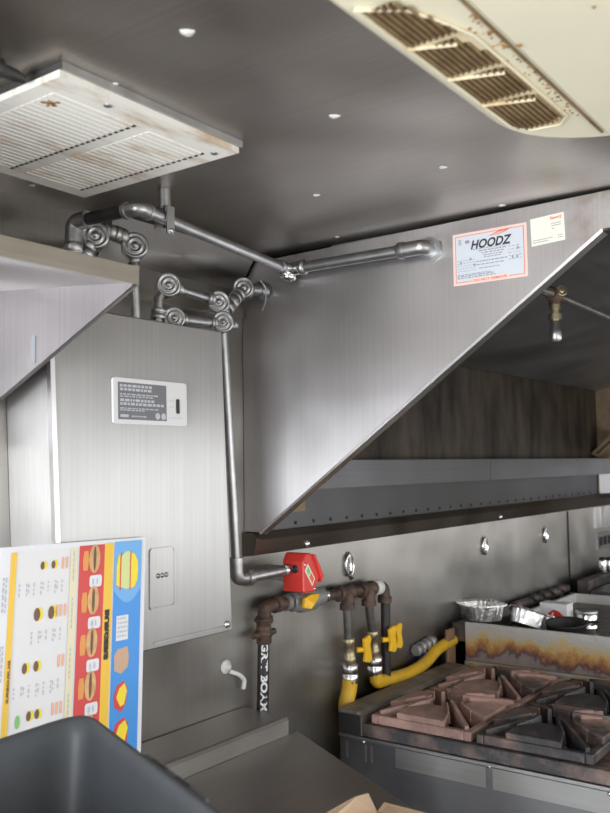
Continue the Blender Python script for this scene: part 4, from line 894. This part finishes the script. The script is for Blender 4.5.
for k, (v, us, s) in enumerate(rows):
    for u in us:
        bb = MB(); dk = MB(); bb.flat(PMn(.0010), circle(u+.007, v, s, s*.85, 14)); dk.flat(PMn(.0014), circle(u-.004, v, s*.72, s*.8, 12))
        bb.build('burger_bun', 'b_yellow', wpo); dk.build('burger_patty', 'patty', wpo)
    for j, u in enumerate((.385, .412, .36)[:2+k % 2]): MB().flat(PMn(.0010), rrect(u, v-.024, u+.016, v+.018, .006)).build('side_dish', 'salmon', wpo)
    for j in range(7):
        u = .12 + j*.045
        if k == 1 and j < 2: continue
        dashes(tl, PMn(.0010), v+.055, v+.098, u, .008, 400+k*9+j, .006, .016, .006, True)
        if j % 2: dashes(tl, PMn(.0010), v+.058, v+.09, u+.013, .007, 500+k*9+j, .006, .016, .006, True)
    dashes(ct, PMn(.0012), v-.04, v+.065, .463, .008, 600+k, .008, .02, .005, True)
lf.flat(PMn(.0010), circle(.155, .57, .016, .022, 12)); lf.flat(PMn(.0010), circle(.255, .735, .016, .018, 12))
tl.build('text_lines', 'light_ink', wpo); lf.build('garnish', 'leaf', wpo); ct.build('strip_marks', 'light_ink', cr_)
b = MB()
for j in range(3): dashes(b, PMn(.0008), .10+j*.22, .22+j*.22, .025, .010, 700+j, .008, .02, .006, True); dashes(b, PMn(.0008), .10+j*.22, .22+j*.22, .042, .008, 720+j, .008, .02, .006, True)
b.build('margin_text', 'light_ink', mn)

# ------------------------------------------------------------ big dark tub in the foreground
tbn = thing('plastic_tub', 'big dark grey plastic tub in the bottom left foreground, in front of the menu board', 'tub', (.70, .90, TZ))
P0 = Vector((.987, 1.188, 1.25)); Vd = Vector((-.378, -.925, 0)); Ud = Vector((-.41, .09, -.043)).normalized()
P1 = P0 + Vd*.66; P3 = P0 + Ud*.42; P2 = P3 + Vd*.66
def tub_ring(ins, z, r, out=0):
    """rounded quadrilateral through the four rim corners, inset towards the centre and dropped to height z"""
    cs = [P0, P1, P2, P3]; cen = sum(cs, Vector())/4; pts = []
    cc = []
    for c in cs:
        d = c-cen; c2 = cen + d*(1-ins) ; cc.append(c2)
    for i in range(4):
        a, b_, c = cc[i-1], cc[i], cc[(i+1) % 4]; u = (a-b_).normalized(); v = (c-b_).normalized()
        for k in range(7):
            t_ = k/6; pts.append((b_+u*r)*(1-t_)**2 + b_*2*t_*(1-t_) + (b_+v*r)*t_*t_)
    if z is not None:
        pts = [Vector((p.x, p.y, z + (p.z-1.25)*max(0, min(1, (z-TZ)/.3)))) for p in pts]
    return pts
rings = [tub_ring(.20, TZ+.001, .05), tub_ring(.17, TZ+.03, .06), tub_ring(.05, 1.205, .06), tub_ring(.045, 1.212, .06), tub_ring(-.012, 1.212, .06), tub_ring(-.018, 1.222, .06), tub_ring(-.016, 1.245, .06), tub_ring(.0, 1.252, .06), tub_ring(.03, 1.246, .06), tub_ring(.05, 1.225, .06), tub_ring(.19, TZ+.03, .05), tub_ring(.24, TZ+.012, .05)]
b = MB(); n = len(rings[0]); vs = sum(rings, [])
b.add(vs, [(k*n+i, k*n+(i+1) % n, (k+1)*n+(i+1) % n, (k+1)*n+i) for k in range(len(rings)-1) for i in range(n)], True)
b.add(rings[-1], [tuple(range(n))]); b.add(rings[0], [tuple(range(n))]); b.build('shell', 'tub', tbn)
hn = MB(); o_ = Vector((-Vd.y, Vd.x, 0))
if o_.x < 0: o_ = -o_
a = P0 + Vd*.24 + o_*.006; c = P0 + Vd*.46 + o_*.006
hn.prism([a+Vector((0, 0, -.012)), c+Vector((0, 0, -.012)), c+o_*.012+Vd*-.012+Vector((0, 0, -.012)), a+o_*.012+Vd*.012+Vector((0, 0, -.012))], (0, 0, .008)); hn.build('handle_lug', 'tub', tbn, bevel=.004)
hn2 = MB(); 
for s0, s1 in ((.275, .325), (.36, .40)):
    a = P0+Vd*s0+o_*.009; c = P0+Vd*s1+o_*.009; hn2.prism([a+Vector((0, 0, -.0042)), c+Vector((0, 0, -.0042)), c+o_*.005+Vector((0, 0, -.0042)), a+o_*.005+Vector((0, 0, -.0042))], (0, 0, .0008))
hn2.build('handle_slot', 'black', tbn)

# ------------------------------------------------------------ cardboard box at the bottom edge
cx_ = thing('cardboard_box', 'open cardboard box on the table at the bottom edge, only its flaps in view', 'cardboard box', (1.27, .78, TZ))
CZ = TZ+.001; BH = .08
q = [(1.235, .905), (1.385, .862), (1.335, .69), (1.185, .733)]
b = MB()
for i in range(4):
    a, c = Vector((*q[i], CZ)), Vector((*q[(i+1) % 4], CZ)); d = (c-a).normalized(); nn = Vector((d.y, -d.x, 0))*.004
    b.prism([a, c, c-nn, a-nn], (0, 0, BH))
b.prism([(*p_, CZ) for p_ in q], (0, 0, .004)); b.build('walls', 'card', cx_)
b = MB(); a, c = Vector((*q[0], CZ+BH)), Vector((*q[1], CZ+BH))
b.prism([a, c, c+Vector((.018, .030, .022)), c+Vector((-.02, .034, .026)), a+Vector((.01, .025, .004))], (.001, .003, .001)); b.build('flap', 'card', cx_)
b = MB(); a, c = Vector((*q[1], CZ+BH)), Vector((*q[2], CZ+BH))
b.prism([a, c, c+Vector((.07, -.02, .010)), a+Vector((.012, -.008, .014))], (0, .001, .003)); b.build('flap', 'card', cx_)
